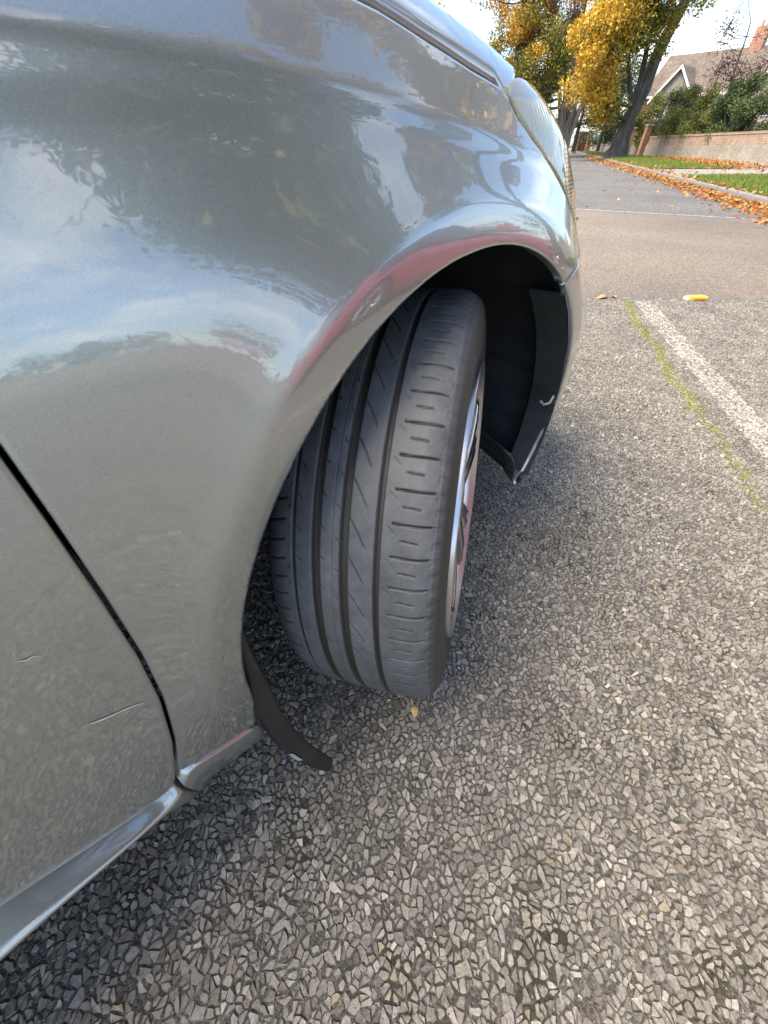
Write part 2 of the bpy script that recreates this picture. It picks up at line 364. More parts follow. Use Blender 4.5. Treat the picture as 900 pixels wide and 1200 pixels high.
bed = obj('binder_bed', mesh('binder_bed', [(x, y, .0032) for x, y in [(-.9, -.6), (.75, -.6), (3.2, 2.845), (2.62, 2.886), (1.42, 2.966), (.95, 2.99)]], [range(6)]), M['binder'], parking)

# moss growing in the joint beside the bay line: many small cushions
M['moss'] = mat('yellow_green_moss', (.14, .19, .02), .95)
def _ms():
    m = M['moss']; n1 = noise(m, 40, 4, .7); r = ramp(m, n1.outputs[0], [(.3, (.045, .055, .010)), (.55, (.14, .165, .020)), (.8, (.25, .25, .04))]); L(m, r.outputs[0], bsdf(m).inputs['Base Color'])
_ms()
mossl = np.array([(1.627, 2.888), (1.44, 2.158), (1.323, 1.708), (1.227, 1.327), (1.197, 1.124), (1.176, 1.015), (1.10, .80)])
V, F = [], []
seg = np.cumsum([0]+[np.linalg.norm(b-a) for a, b in zip(mossl[:-1], mossl[1:])])
for _ in range(3600):
    d = random.random()*seg[-1]; dens = 1 if 0.0 < d < 1.55 else .30
    if random.random() > dens: continue
    wob = .012*math.sin(d*9)+.008*math.sin(d*23); x = np.interp(d, seg, mossl[:, 0])+random.gauss(0, .016)+wob; y = np.interp(d, seg, mossl[:, 1])+random.gauss(0, .012)
    r = random.uniform(.003, .0085); h = random.uniform(.004, .0085); k = len(V); a0 = random.random()*6
    V += [(x+r*math.cos(a0+t*1.257)*random.uniform(.6, 1.1), y+r*math.sin(a0+t*1.257)*random.uniform(.6, 1.1), .001) for t in range(5)]
    V += [(x+.55*r*math.cos(a0+t*1.257), y+.55*r*math.sin(a0+t*1.257), h*.75) for t in range(5)]+[(x, y, h)]
    F += [(k+t, k+(t+1) % 5, k+5+(t+1) % 5, k+5+t) for t in range(5)]+[(k+5+t, k+5+(t+1) % 5, k+10) for t in range(5)]
tag(obj('moss_strip', mesh('moss_strip', V, F, True), M['moss']), 'yellow-green moss growing in the joint beside the white bay line', 'moss', kind='stuff')
M['bayline'] = mat('worn_bay_paint', (.5, .5, .47), .8)
def _bl():
    m = M['bayline']; n1 = noise(m, 110, 5, .75); r = ramp(m, n1.outputs[0], [(.45, (.05, .047, .042)), (.58, (.40, .39, .36))]); L(m, r.outputs[0], bsdf(m).inputs['Base Color'])
_bl()
sheet('painted_bay_line', [(1.654+.026, 2.85), (1.289-.047, .87), (1.289+.118-.047, .87), (1.654+.118+.026, 2.85)], .0037, M['bayline'])
# ------------------------------------------------------------------ the grey car
CAR = (0.03061, 0.50786); CAR_AZ = 0.749485; XC = -.77          # car frame: +X outboard, +Y forward, centre line at XC
def nspline(x,y):
    x=np.array(x,float);y=np.array(y,float);n=len(x);h=np.diff(x);A=np.zeros((n,n));b=np.zeros(n)
    A[0,0]=A[-1,-1]=1
    for i in range(1,n-1):
        A[i,i-1]=h[i-1];A[i,i]=2*(h[i-1]+h[i]);A[i,i+1]=h[i];b[i]=6*((y[i+1]-y[i])/h[i]-(y[i]-y[i-1])/h[i-1])
    m=np.linalg.solve(A,b)
    def f(t):
        t=np.asarray(t,float); i=np.clip(np.searchsorted(x,t)-1,0,n-2); d=x[i+1]-x[i]; a=(x[i+1]-t)/d; c=(t-x[i])/d
        return a*y[i]+c*y[i+1]+((a**3-a)*m[i]+(c**3-c)*m[i+1])*d*d/6
    return f
# plan curve table
_s=np.arange(-4.4,1.8,.002)
def _heading(s):
    th=np.where(s<.20,0,np.arctan(1.0*np.maximum(s-.20,0)))
    t0=math.atan(.40); 
    u=np.clip((s-.60)/.36,0,1)
    th2=t0+(1.40-t0)*(u*u*(3-2*u)*.5+u*.5)+np.clip((s-.96)/.5,0,1)*.17
    return np.where(s>.60,th2,th)
_th=_heading(_s); _x=np.cumsum(-np.sin(_th))*.002; _y=np.cumsum(np.cos(_th))*.002
i0=np.argmin(abs(_s)); _x+= .1-_x[i0]; _y+= -_y[i0]
# rear of car: slight tuck
def plan(s):
    return np.interp(s,_s,_x),np.interp(s,_s,_y),np.interp(s,_s,_th)
PV=[.08,.13,.19,.24,.30,.42,.52,.60,.66,.71,.75,.77,.784,.790,.796,.803,.815,.830,.858,.895,.96,1.15,1.4,1.6]
PO=[-.045,-.028,-.013,-.006,-.001,.001,0,-.003,-.009,-.018,-.0295,-.0355,-.0399,-.0413,-.0430,-.0462,-.0526,-.0608,-.0775,-.1060,-.164,-.347,-.596,-.796]
PZ=[.08,.13,.19,.24,.30,.42,.52,.60,.66,.71,.75,.77,.784,.790,.796,.803,.815,.830,.853,.873,.893,.932,.955,.960]
fo=nspline(PV,PO); fz=nspline(PV,PZ)
AC=(0.,.316)
_ph=np.radians([-180,-120,-40,-20,-5,10,26,45,62,79,92,130,180]); _ra=np.array([.371,.371,.375,.380,.388,.394,.389,.384,.380,.376,.373,.371,.371])
def RA(y,z): return np.interp(np.arctan2(z-AC[1],y),_ph,_ra)
def smooth(a,b,x): t=np.clip((x-a)/(b-a),0,1); return t*t*(3-2*t)
def drop(s):
    q=np.clip(s+.33,0,None); return np.where(q<.8,-.20*q*q,-.128-.2*(q-.8))
FW=.036
_fl=nspline([-.03,-.012,0.,.012,.024,.033,.041,.052,.068,.09,.12,.16],[-.001,.0030,.0052,.0068,.0080,.0085,.0077,.0057,.0034,.0015,.0004,0.])
def flare(y,z):
    r=np.clip(np.hypot(y-AC[0],z-AC[1])-RA(y,z),-.03,.16); return _fl(r)*smooth(.24,.42,z)
def S(s,v):
    s=np.asarray(s,float);v=np.asarray(v,float)
    x,y,th=plan(s); k=smooth(.45,.83,v)
    z=fz(v)+drop(s)*k
    o=fo(v)+flare(y,z)-.42*np.clip(s-.14,0,.5)**2*smooth(.5,.80,v)
    return np.stack([x+np.cos(th)*o,y+np.sin(th)*o,z],-1)
def NRM(s,v,e=2e-4):
    a=S(s+e,v)-S(s-e,v); b=S(s,v+e)-S(s,v-e); n=np.cross(a,b)
    n=n/np.linalg.norm(n,axis=-1,keepdims=True)
    return n

car = empty('parked_car', (CAR[0], CAR[1], 0), -CAR_AZ)
tag(car, 'grey-green metallic car with scuffed wing and front wheel turned out', 'car')

def resample(poly, h):
    P = np.array(poly, float); out = []
    for a, b in zip(P, np.roll(P, -1, 0)):
        n = max(1, int(round(np.linalg.norm(b-a)/h))); out += [a+(b-a)*t for t in np.arange(n)/n]
    return np.array(out)
def inside(pts, poly):
    x, y = pts[:, 0][:, None], pts[:, 1][:, None]; a = poly; b = np.roll(poly, -1, 0)
    c = ((a[:, 1] > y) != (b[:, 1] > y)) & (x < (b[:, 0]-a[:, 0])*(y-a[:, 1])/(b[:, 1]-a[:, 1]+1e-15)+a[:, 0])
    return c.sum(1) % 2 == 1
def bdist(pts, poly):
    a = poly[None]; b = np.roll(poly, -1, 0)[None]; p = pts[:, None]; ab = b-a
    t = np.clip(((p-a)*ab).sum(-1)/((ab**2).sum(-1)+1e-15), 0, 1); return np.linalg.norm(p-a-t[..., None]*ab, axis=-1).min(1)
def panel_arrays(poly, h=.009, fn=S, nf=NRM, ret=.014, edge=.0032, rnd=.0022, extra=None):
    """curved sheet-metal panel cut from a smooth surface, with a rolled edge and a return flange"""
    B = resample(poly, h*.8)
    if .5*np.sum(B[:, 0]*np.roll(B[:, 1], -1)-np.roll(B[:, 0], -1)*B[:, 1]) < 0: B = B[::-1]
    T = np.roll(B, -1, 0)-np.roll(B, 1, 0); T /= np.linalg.norm(T, axis=1, keepdims=True)+1e-12; On = np.c_[T[:, 1], -T[:, 0]]
    I = B-On*edge; I = I[inside(I, B) & (bdist(I, B) > edge*.8)]
    lo, hi = B.min(0), B.max(0); gx, gy = np.meshgrid(np.arange(lo[0], hi[0], h), np.arange(lo[1], hi[1], h*.87)); gx = gx+(np.arange(gx.shape[0]) % 2)[:, None]*h*.5
    G = np.c_[gx.ravel(), gy.ravel()]; G = G[inside(G, B)]; G = G[bdist(G, B) > edge+.45*h]
    if extra is not None:
        ex = extra[inside(extra, B)]; ex = ex[bdist(ex, B) > edge*1.4]; yz = fn(G[:, 0], G[:, 1]); rr = np.hypot(yz[:, 1], yz[:, 2]-AC[1])-RA(yz[:, 1], yz[:, 2]); G = np.r_[G[(rr > .074) & ~((G[:, 1] > .776) & (G[:, 1] < .817))], ex]
    A = np.r_[B, I, G]; nb = len(B)
    r = delaunay_2d_cdt([Vector(p) for p in A], [(i, (i+1) % nb) for i in range(nb)], [], 1, 1e-6)
    W = np.array([(v.x, v.y) for v in r[0]]); F = [tuple(f) for f in r[2]]; orig = r[3]
    n = nf(W[:, 0], W[:, 1]); P = fn(W[:, 0], W[:, 1]); loop = [None]*nb
    for i, oo in enumerate(orig):
        for q in oo:
            if q < nb: loop[q] = i
    loop = [q for q in loop if q is not None]
    loop = [q for k, q in enumerate(loop) if q != loop[k-1]]
    e = 1e-3; bp = B; O3 = {}
    for q in loop:
        k = int(np.argmin(((bp-W[q])**2).sum(1))); d = fn(W[q, 0]+On[k, 0]*e, W[q, 1]+On[k, 1]*e)-fn(W[q, 0], W[q, 1]); d = d/(np.linalg.norm(d)+1e-12); O3[q] = d
    P0 = P.copy(); nn = n.copy(); V = list(P); NN = list(n)
    for q in loop: V[q] = P0[q]-n[q]*rnd*.45; w = n[q]*.85+O3[q]*.55; NN[q] = w/np.linalg.norm(w)
    F = [f if np.dot(np.cross(V[f[1]]-V[f[0]], V[f[2]]-V[f[0]]), n[f[0]]) > 0 else f[::-1] for f in F]
    k1 = {}; k2 = {}
    for q in loop:
        k1[q] = len(V); V.append(P0[q]-n[q]*rnd*1.6+O3[q]*rnd*.45); w = n[q]*.2+O3[q]; NN.append(w/np.linalg.norm(w))
        k2[q] = len(V); V.append(P0[q]-n[q]*ret); NN.append(O3[q])
    m = len(loop)
    for i in range(m):
        a, b = loop[i], loop[(i+1) % m]
        F.append((a, k1[a], k1[b], b)); F.append((k1[a], k2[a], k2[b], k1[b]))
    return np.array(V), F, np.array(NN)
def put(name, V, F, NN, m, parent, mirror=False):
    if mirror: V = V*np.array([-1, 1, 1])+np.array([2*XC, 0, 0]); NN = NN*np.array([-1, 1, 1]); F = [f[::-1] for f in F]
    me = mesh(name, V, F, True); me.normals_split_custom_set_from_vertices([tuple(x) for x in NN]); return obj(name, me, m, parent)
def panel(name, poly, m, both=True, **kw):
    V, F, NN = panel_arrays(poly, **kw); o = put(name, V, F, NN, m, car)
    if both: put(name, V, F, NN, m, car, True)
    return o
def sv(y, z):
    """(s, v) of the point of the body side at car-frame (y, z)"""
    s = float(np.interp(y, _y[:2700], _s[:2700])); lo, hi = .05, 1.0
    for _ in range(40):
        mi = (lo+hi)/2
        if float(fz(mi)+drop(s)*smooth(.45, .83, mi)) < z: lo = mi
        else: hi = mi
    return (s, lo)
def arch_pt(deg, c=0., extra=0.):
    a = math.radians(deg); r = float(np.interp(((a+math.pi) % (2*math.pi))-math.pi, _ph, _ra))+extra; return sv(c+r*math.cos(a), AC[1]+r*math.sin(a))
G_ = .0022
shut = [(-.4653, .2938), (-.4491, .3464), (-.4315, .4226), (-.4217, .4854), (-.4148, .5549), (-.4098, .6166), (-.4071, .6591), (-.406, .70), (-.407, .75), (-.41, .80), (-.416, .842)]
wing = [(-.3843, .2245), (-.4264, .2495), (-.4650, .278)]+[(s+G_, v) for s, v in shut]
wing += [(-.33, .842), (-.2, .842), (-.0879, .8415), (-.0344, .8372), (.024, .8345), (.0770, .8355)]
wing += [(.1015, .8188), (.161, .7971), (.2312, .7759), (.2815, .7526), (.312, .7170), (.285, .6980), (.2641, .6880), (.2174, .6612)]
wing += [arch_pt(a) for a in np.arange(56, 181, 3)]+[(-.3735, .29)]
rings = np.array([arch_pt(a+(.6 if k % 2 else 0), 0, r) for k, r in enumerate(np.arange(.0045, .073, .0045)) for a in np.arange(40, 184, 1.2)])
gx_, gy_ = np.meshgrid(np.arange(-.42, .32, .0030), np.arange(.7775, .817, .0026)); gx_ = gx_+(np.arange(gx_.shape[0]) % 2)[:, None]*.0015
panel('front_wing', wing, M['paint'], h=.0085, extra=np.r_[rings, np.c_[gx_.ravel(), gy_.ravel()]])
bump_ = [arch_pt(a) for a in (-24, -18, -12, -6, 0, 6, 12, 18, 24, 30, 36, 42, 48, 53.5)]+[(.2185, .6560), (.265, .6826), (.30, .6985), (.42, .690), (.60, .682), (.82, .68), (1.0, .70), (1.20, .72), (1.44, .72), (1.44, .2), (1.2, .19), (.9, .185), (.6, .18), (.42, .175)]
panel('front_bumper', bump_, M['paint'], h=.014, ret=.008)
door = [(s-G_, v) for s, v in shut[::-1]]+[(-.4812, .256), (-.5252, .2694), (-.5648, .2962), (-.6004, .318), (-.66, .335), (-.8, .345), (-1.44, .345), (-1.46, .6), (-1.47, .842)]
panel('front_door', door, M['paint'], h=.016)
panel('rear_door', [(-1.475, .842), (-1.465, .6), (-1.445, .345), (-2.1, .345), (-2.18, .45), (-2.32, .65), (-2.40, .842)], M['paint'], both=True, h=.04)
panel('rear_quarter', [(-2.405, .842), (-2.325, .65), (-2.185, .45), (-2.105, .345), (-2.11, .22), (-2.22, .22)]
      +[(-2.6+.37*math.cos(math.radians(a)), .316+.37*math.sin(math.radians(a))) for a in range(-10, 191, 8)]+[(-3.0, .22), (-3.45, .24), (-3.45, .842)], M['paint'], h=.03)
# sill: turned-under body below the wing, with a ledge that widens towards the rear
_sy = [.37, .384, .426, .464, .480, .49, .525, .565, .605, .642, .70, 2.2]
def sill_section(y):
    f = lambda q: float(np.interp(-y, _sy, q)); zt = f([.213, .2205, .2455, .271, .252, .247, .254, .278, .303, .316, .328, .335]); zo = f([.209, .2165, .2415, .2665, .238, .234, .250, .268, .285, .296, .304, .31])
    xo = f([.0935, .094, .096, .0975, .098, .102, .108, .113, .118, .122, .124, .124]); xi = min(.089, xo-.0045); k = float(smooth(.475, .53, -y)); e = lambda p, q: p+(q-p)*k
    return [(xi-.012, zt+.012), (xi, zt), (xo-.002, zo+.002), (xo, zo-.002), (xo-.001, zo-.006), (xo-e(.003, .010), zo-e(.035, .022)), (xo-e(.014, .045), zo-e(.085, .060)), (e(.066, .045), e(.115, .15)), (.02, e(.11, .145))]
def sill(name, y0, y1, m):
    ys = np.linspace(y0, y1, max(2, int(abs(y1-y0)/.012))); V = []; F = []
    for y in ys: V += [(x, y, z) for x, z in sill_section(y)]
    k = len(sill_section(0)); 
    for i in range(len(ys)-1):
        for j in range(k-1): F.append((i*k+j, i*k+j+1, (i+1)*k+j+1, (i+1)*k+j))
    F.append(tuple(range(k))); V = np.array(V)
    for mir in (False, True):
        W = V*np.array([-1, 1, 1])+np.array([2*XC, 0, 0]) if mir else V
        me = mesh(name, W, F if mir else [f[::-1] for f in F], True); bm = bmesh.new(); bm.from_mesh(me); bmesh.ops.recalc_face_normals(bm, faces=bm.faces); bm.to_mesh(me); bm.free()
        o = obj(name, me, m, car); e = o.modifiers.new('s', 'SUBSURF'); e.levels = 1; e.render_levels = 1
sill('sill_panel', -.379, -.4757, M['paint']); sill('side_skirt', -.4760, -2.12, M['paint'])
# bonnet: height field over (x, y), continuous with the wing top
_vv = np.linspace(.82, 1.62, 600); _oo = fo(_vv)
def bz(x, y):
    xp, yp, th = plan(y); o_ = np.maximum(x-xp, 2*XC-x-xp)/np.cos(np.minimum(th, .5))+.42*np.clip(y-.14, 0, .5)**2
    v = np.interp(-o_, -_oo, _vv); return fz(v)+drop(y)
def BS(x, y): x = np.asarray(x, float); y = np.asarray(y, float); return np.stack([x, y, bz(x, y)], -1)
def BN(x, y, e=8e-4):
    n = np.cross(BS(x+e, y)-BS(x-e, y), BS(x, y+e)-BS(x, y-e)); return n/np.linalg.norm(n, axis=-1, keepdims=True)
edge_pts = []
for s in (-.42, -.3, -.2, -.0879, -.0344, .024, .070):
    q = S(s, np.interp(s, [-.42, -.0879, -.0344, .024, .08], [.8500, .8495, .8452, .8425, .8425])); edge_pts.append((q[0], q[1]))
edge_pts += [(.0415, .088), (.012, .14), (-.035, .22), (-.09, .33), (-.17, .44), (-.30, .55), (-.48, .63), (XC, .66)]
bon = [(x, y) for x, y in edge_pts]+[(2*XC-x, y) for x, y in edge_pts[-2::-1]]+[(-1.3, -.52), (XC, -.56), (-.24, -.52)]
V, F, NN = panel_arrays(bon, h=.02, fn=BS, nf=BN, ret=.02, edge=.005, rnd=.003); put('bonnet', V, F, NN, M['paint'], car)
# headlight: clear yellowed lens over a bright bowl, amber indicator inside its front edge
lens = [(.0815, .8365), (.105, .8205), (.1645, .7990), (.2348, .7782), (.2855, .7550), (.3165, .7175), (.31, .7025), (.42, .694), (.58, .686), (.72, .70), (.74, .80), (.66, .90), (.50, .94), (.36, .925), (.24, .900), (.14, .866), (.10, .848)]
panel('headlight_lens', lens, M['lens'], h=.012, ret=.010)
def inset(d): return lambda s, v: S(s, v)-NRM(s, v)*d
def shrink(poly, f): P = np.array(poly); c = P.mean(0); return [tuple(c+(p-c)*f) for p in P]
panel('headlight_reflector', shrink(lens, .975), M['reflector'], h=.02, fn=inset(.030), ret=.004)
panel('headlight_indicator', [(.222, .787), (.2348, .782), (.287, .759), (.319, .722), (.333, .708), (.42, .701), (.52, .70), (.54, .76), (.48, .82), (.40, .86), (.33, .868), (.265, .832)], M['amber'], h=.008, fn=inset(-.0012), ret=.004)
panel('nose_panel', [(.755, .725), (1.0, .725), (1.2, .735), (1.44, .738), (1.44, .86), (1.1, .87), (.76, .865)], M['paint'], h=.03)
# lower grille and closing pieces
mb = MB(); mb.box((-1.30, .60, .30), (-.24, .70, .66)); mb.build('grille_backing', M['dark'], car)

# inner structure that closes the wheel housings and engine bay
mb = MB(); mb.box((-1.17, -.45, .22), (-.37, .55, .77)); mb.build('engine_bay', M['dark'], car)
mb = MB(); mb.box((-1.57, -2.15, .17), (.035, -.46, .27)); mb.build('floor_pan', M['dark'], car)
mb = MB(); mb.box((-1.17, -3.4, .25), (-.37, -2.15, .75)); mb.build('boot_floor', M['dark'], car)
mb = MB(); mb.box((-1.59, -2.15, .272), (.05, -.47, .78)); mb.build('cabin_core', M['dark'], car)
# wheel-arch liner
def liner(side):
    V, F = [], []; degs = np.arange(-15, 203, 3.0); xs = [.078, .066, .05, .0, -.08, -.16, -.24, -.33]
    for d in degs:
        a = math.radians(d); rb = float(np.interp(((a+math.pi) % (2*math.pi))-math.pi, _ph, _ra))
        for k, x in enumerate(xs):
            r = rb+(.004 if k == 0 else .010 if k == 1 else .020+.010*math.sin(d*.35)**2*(k in (3, 4, 5)))
            if d < 0: r += .012*(-d/34)
            V.append((x, r*math.cos(a), AC[1]+r*math.sin(a)))
    n = len(xs)
    for i in range(len(degs)-1):
        for j in range(n-1): F.append((i*n+j, i*n+j+1, (i+1)*n+j+1, (i+1)*n+j))
    V = np.array(V)
    if side: V = V*np.array([-1, 1, 1])+np.array([2*XC, 0, 0]); F = [f[::-1] for f in F]
    return obj('wheel_arch_liner', mesh('wheel_arch_liner', V, F, True), M['plastic'], car)
liner(0); liner(1)
mb = MB(); mb.box((-.36, -.44, .14), (-.335, .46, .74)); mb.build('inner_wheel_housing', M['dark'], car)
# flange strip along the bumper edge, hooked clip, lower liner flap and deflector tip
def arch_strip(d0, d1, r_in, x0, x1, m, name, th=.004, step=3):
    V, F = [], []; ds = np.arange(d0, d1+.1, step)
    for d in ds:
        a = math.radians(d); rb = float(np.interp(((a+math.pi) % (2*math.pi))-math.pi, _ph, _ra))
        for x, r in ((x0, rb-.001), (x1, rb-r_in), (x1, rb-r_in+th), (x0, rb+th)):
            V.append((x, r*math.cos(a), AC[1]+r*math.sin(a)))
    for i in range(len(ds)-1):
        for j in range(4): F.append((i*4+j, i*4+(j+1) % 4, (i+1)*4+(j+1) % 4, (i+1)*4+j))
    F += [(0, 1, 2, 3), tuple(range(len(V)-4, len(V)))[::-1]]; me = mesh(name, V, F, False); return obj(name, me, m, car)
arch_strip(-18, 50, .004, .0855, .030, M['flange'], 'arch_flange')
arch_strip(4, 15, .006, .078, .036, M['plastic'], 'flange_patch', th=.002)
def local_box(name, c, size, rot, m, bev=.002):
    o = obj(name, box_mesh(name, *size, bev), m, car); o.location = c; o.rotation_euler = rot; return o
a = math.radians(10); rr_ = .386
mb = MB(); path = [(.060, rr_*math.cos(a)-.010, AC[1]+rr_*math.sin(a)-.006), (.070, rr_*math.cos(a)-.013, AC[1]+rr_*math.sin(a)-.010), (.079, rr_*math.cos(a)-.010, AC[1]+rr_*math.sin(a)-.003), (.081, rr_*math.cos(a)-.006, AC[1]+rr_*math.sin(a)+.012)]
mb.tube(path, .0032, 6); mb.build('hook_clip', M['clip'], car, True)
V = []; F = []
for i, (y, z) in enumerate([(.300, .268), (.322, .240), (.336, .214), (.338, .192)]):
    for x in (.060, .02, -.06, -.14): V.append((x, y+.02*(x < .03)+.03*(x < -.02), z-(.012 if x > .05 and i == 3 else 0)))
for i in range(3):
    for j in range(3): F.append((i*4+j, i*4+j+1, (i+1)*4+j+1, (i+1)*4+j))
fl = obj('air_deflector', mesh('air_deflector', V, F, True), M['flange'], car); sm = fl.modifiers.new('t', 'SOLIDIFY'); sm.thickness = .004
local_box('deflector_tip', (.0745, .354, .188), (.012, .018, .030), (.25, .25, 0), M['flange'], .005)

# loose rubber strip hanging from the rear edge of the arch
def flap():
    c = [(.088, -.352, .440), (.091, -.362, .38), (.095, -.3695, .31), (.100, -.376, .25), (.109, -.3765, .195), (.122, -.372, .150), (.136, -.363, .112), (.150, -.352, .078), (.156, -.346, .062)]
    w = [.006, .012, .020, .024, .026, .026, .026, .024, .012]; V = []; F = []
    c = np.array(c); t = np.linspace(0, len(c)-1, 49); C_ = np.stack([np.interp(t, np.arange(len(c)), c[:, k]) for k in range(3)], 1)
    for k in range(3): C_[1:-1, k] = (C_[:-2, k]+2*C_[1:-1, k]+C_[2:, k])/4
    W = np.interp(t, np.arange(len(c)), w)
    for p, ww in zip(C_, W):
        cu = np.array([.35, .93, .15]); cu /= np.linalg.norm(cu); nn = np.array([.92, -.36, .1])
        for k, q in enumerate((-.15, .1, .45, .8, 1.0)): V.append(p+cu*ww*q+nn*(.003*math.sin(q*3)))
    for i in range(len(C_)-1):
        for j in range(4): F.append((i*5+j, i*5+j+1, (i+1)*5+j+1, (i+1)*5+j))
    o = obj('rubber_mud_strip', mesh('rubber_mud_strip', V, F, True), M['rubber_flap'], car); s = o.modifiers.new('t', 'SOLIDIFY'); s.thickness = .0045; s.offset = 0
    o2 = obj('scuff', mesh('scuff', [tuple(V[i*5+j]+np.array([.0035, -.001, .002])) for i in (31, 32, 33, 34, 35) for j in (0, 1)], [(k*2, k*2+1, k*2+3, k*2+2) for k in range(4)]), M['clip'], o)
flap()
# scratches on the door
for (s, v, ds, dv, w) in ((-.4413, .4356, -.035, .021, .0009), (-.4579, .540, -.008, .0046, .0005)):
    n = 10; A = []; 
    for i in range(n+1):
        t = i/n; ss, v2 = s+ds*t, v+dv*t+.0008*math.sin(t*7); ww = w*(.3+math.sin(math.pi*t))*random.uniform(.5, 1.2); A += [S(ss, v2+ww)+NRM(ss, v2)*.0007, S(ss, v2-ww)+NRM(ss, v2)*.0007]
    obj('scratch', mesh('scratch', A, [(2*i, 2*i+1, 2*i+3, 2*i+2) for i in range(n)]), M['scratch'], car)
# cabin
def quad(name, pts, m): return obj(name, mesh(name, pts, [(0, 1, 2, 3)]), m, car)
sx = lambda x: 2*XC-x
A0, A1, R0, R1 = (.0, -.62, .885), (sx(.0), -.62, .885), (-.14, -1.32, 1.40), (sx(-.14), -1.32, 1.40)
B0, B1, Q0, Q1 = (.02, -3.42, .90), (sx(.02), -3.42, .90), (-.15, -2.95, 1.39), (sx(-.15), -2.95, 1.39)
quad('windscreen', [A1, A0, R0, R1], M['glass']); quad('rear_window', [B0, B1, Q1, Q0], M['glass'])
for f in (lambda p: p, lambda p: (sx(p[0]), p[1], p[2])):
    C0, C1 = (.035, -1.47, .872), (-.145, -1.55, 1.395)
    quad('front_window', [f(A0), f(C0), f(C1), f(R0)], M['glass']); quad('rear_side_window', [f(C0), f((.03, -2.7, .88)), f((-.147, -2.6, 1.393)), f(C1)], M['glass']); quad('rear_pillar', [f((.03, -2.7, .88)), f(B0), f(Q0), f((-.147, -2.6, 1.393))], M['paint'])
bm_v = []; bm_f = []
for i in range(9):
    t = i/8; y = R0[1]+(Q0[1]-R0[1])*t
    for j in range(9): u = j/8; x = -.14+(sx(-.14)+.14)*u; bm_v.append((x, y, 1.40+.055*math.sin(math.pi*u)**.7*1+.03*math.sin(math.pi*t)))
for i in range(8):
    for j in range(8): bm_f.append((i*9+j, i*9+j+1, i*9+j+10, i*9+j+9))
obj('roof', mesh('roof', bm_v, bm_f, True), M['paint'], car)
mb = MB(); mb.box((sx(.06), -3.56, .30), (.06, -3.44, .90)); o = mb.build('rear_bumper', M['paint'], car); bv = o.modifiers.new('b', 'BEVEL'); bv.width = .04; bv.segments = 3
for x in (.07, sx(.07)):
    pts = [(x, -.66, .93), (x, -.70, .92)]; o = local_box('door_mirror', (x+(.09 if x > XC else -.09), -.70, .97), (.19, .09, .13), (0, 0, 0), M['paint'], .035)

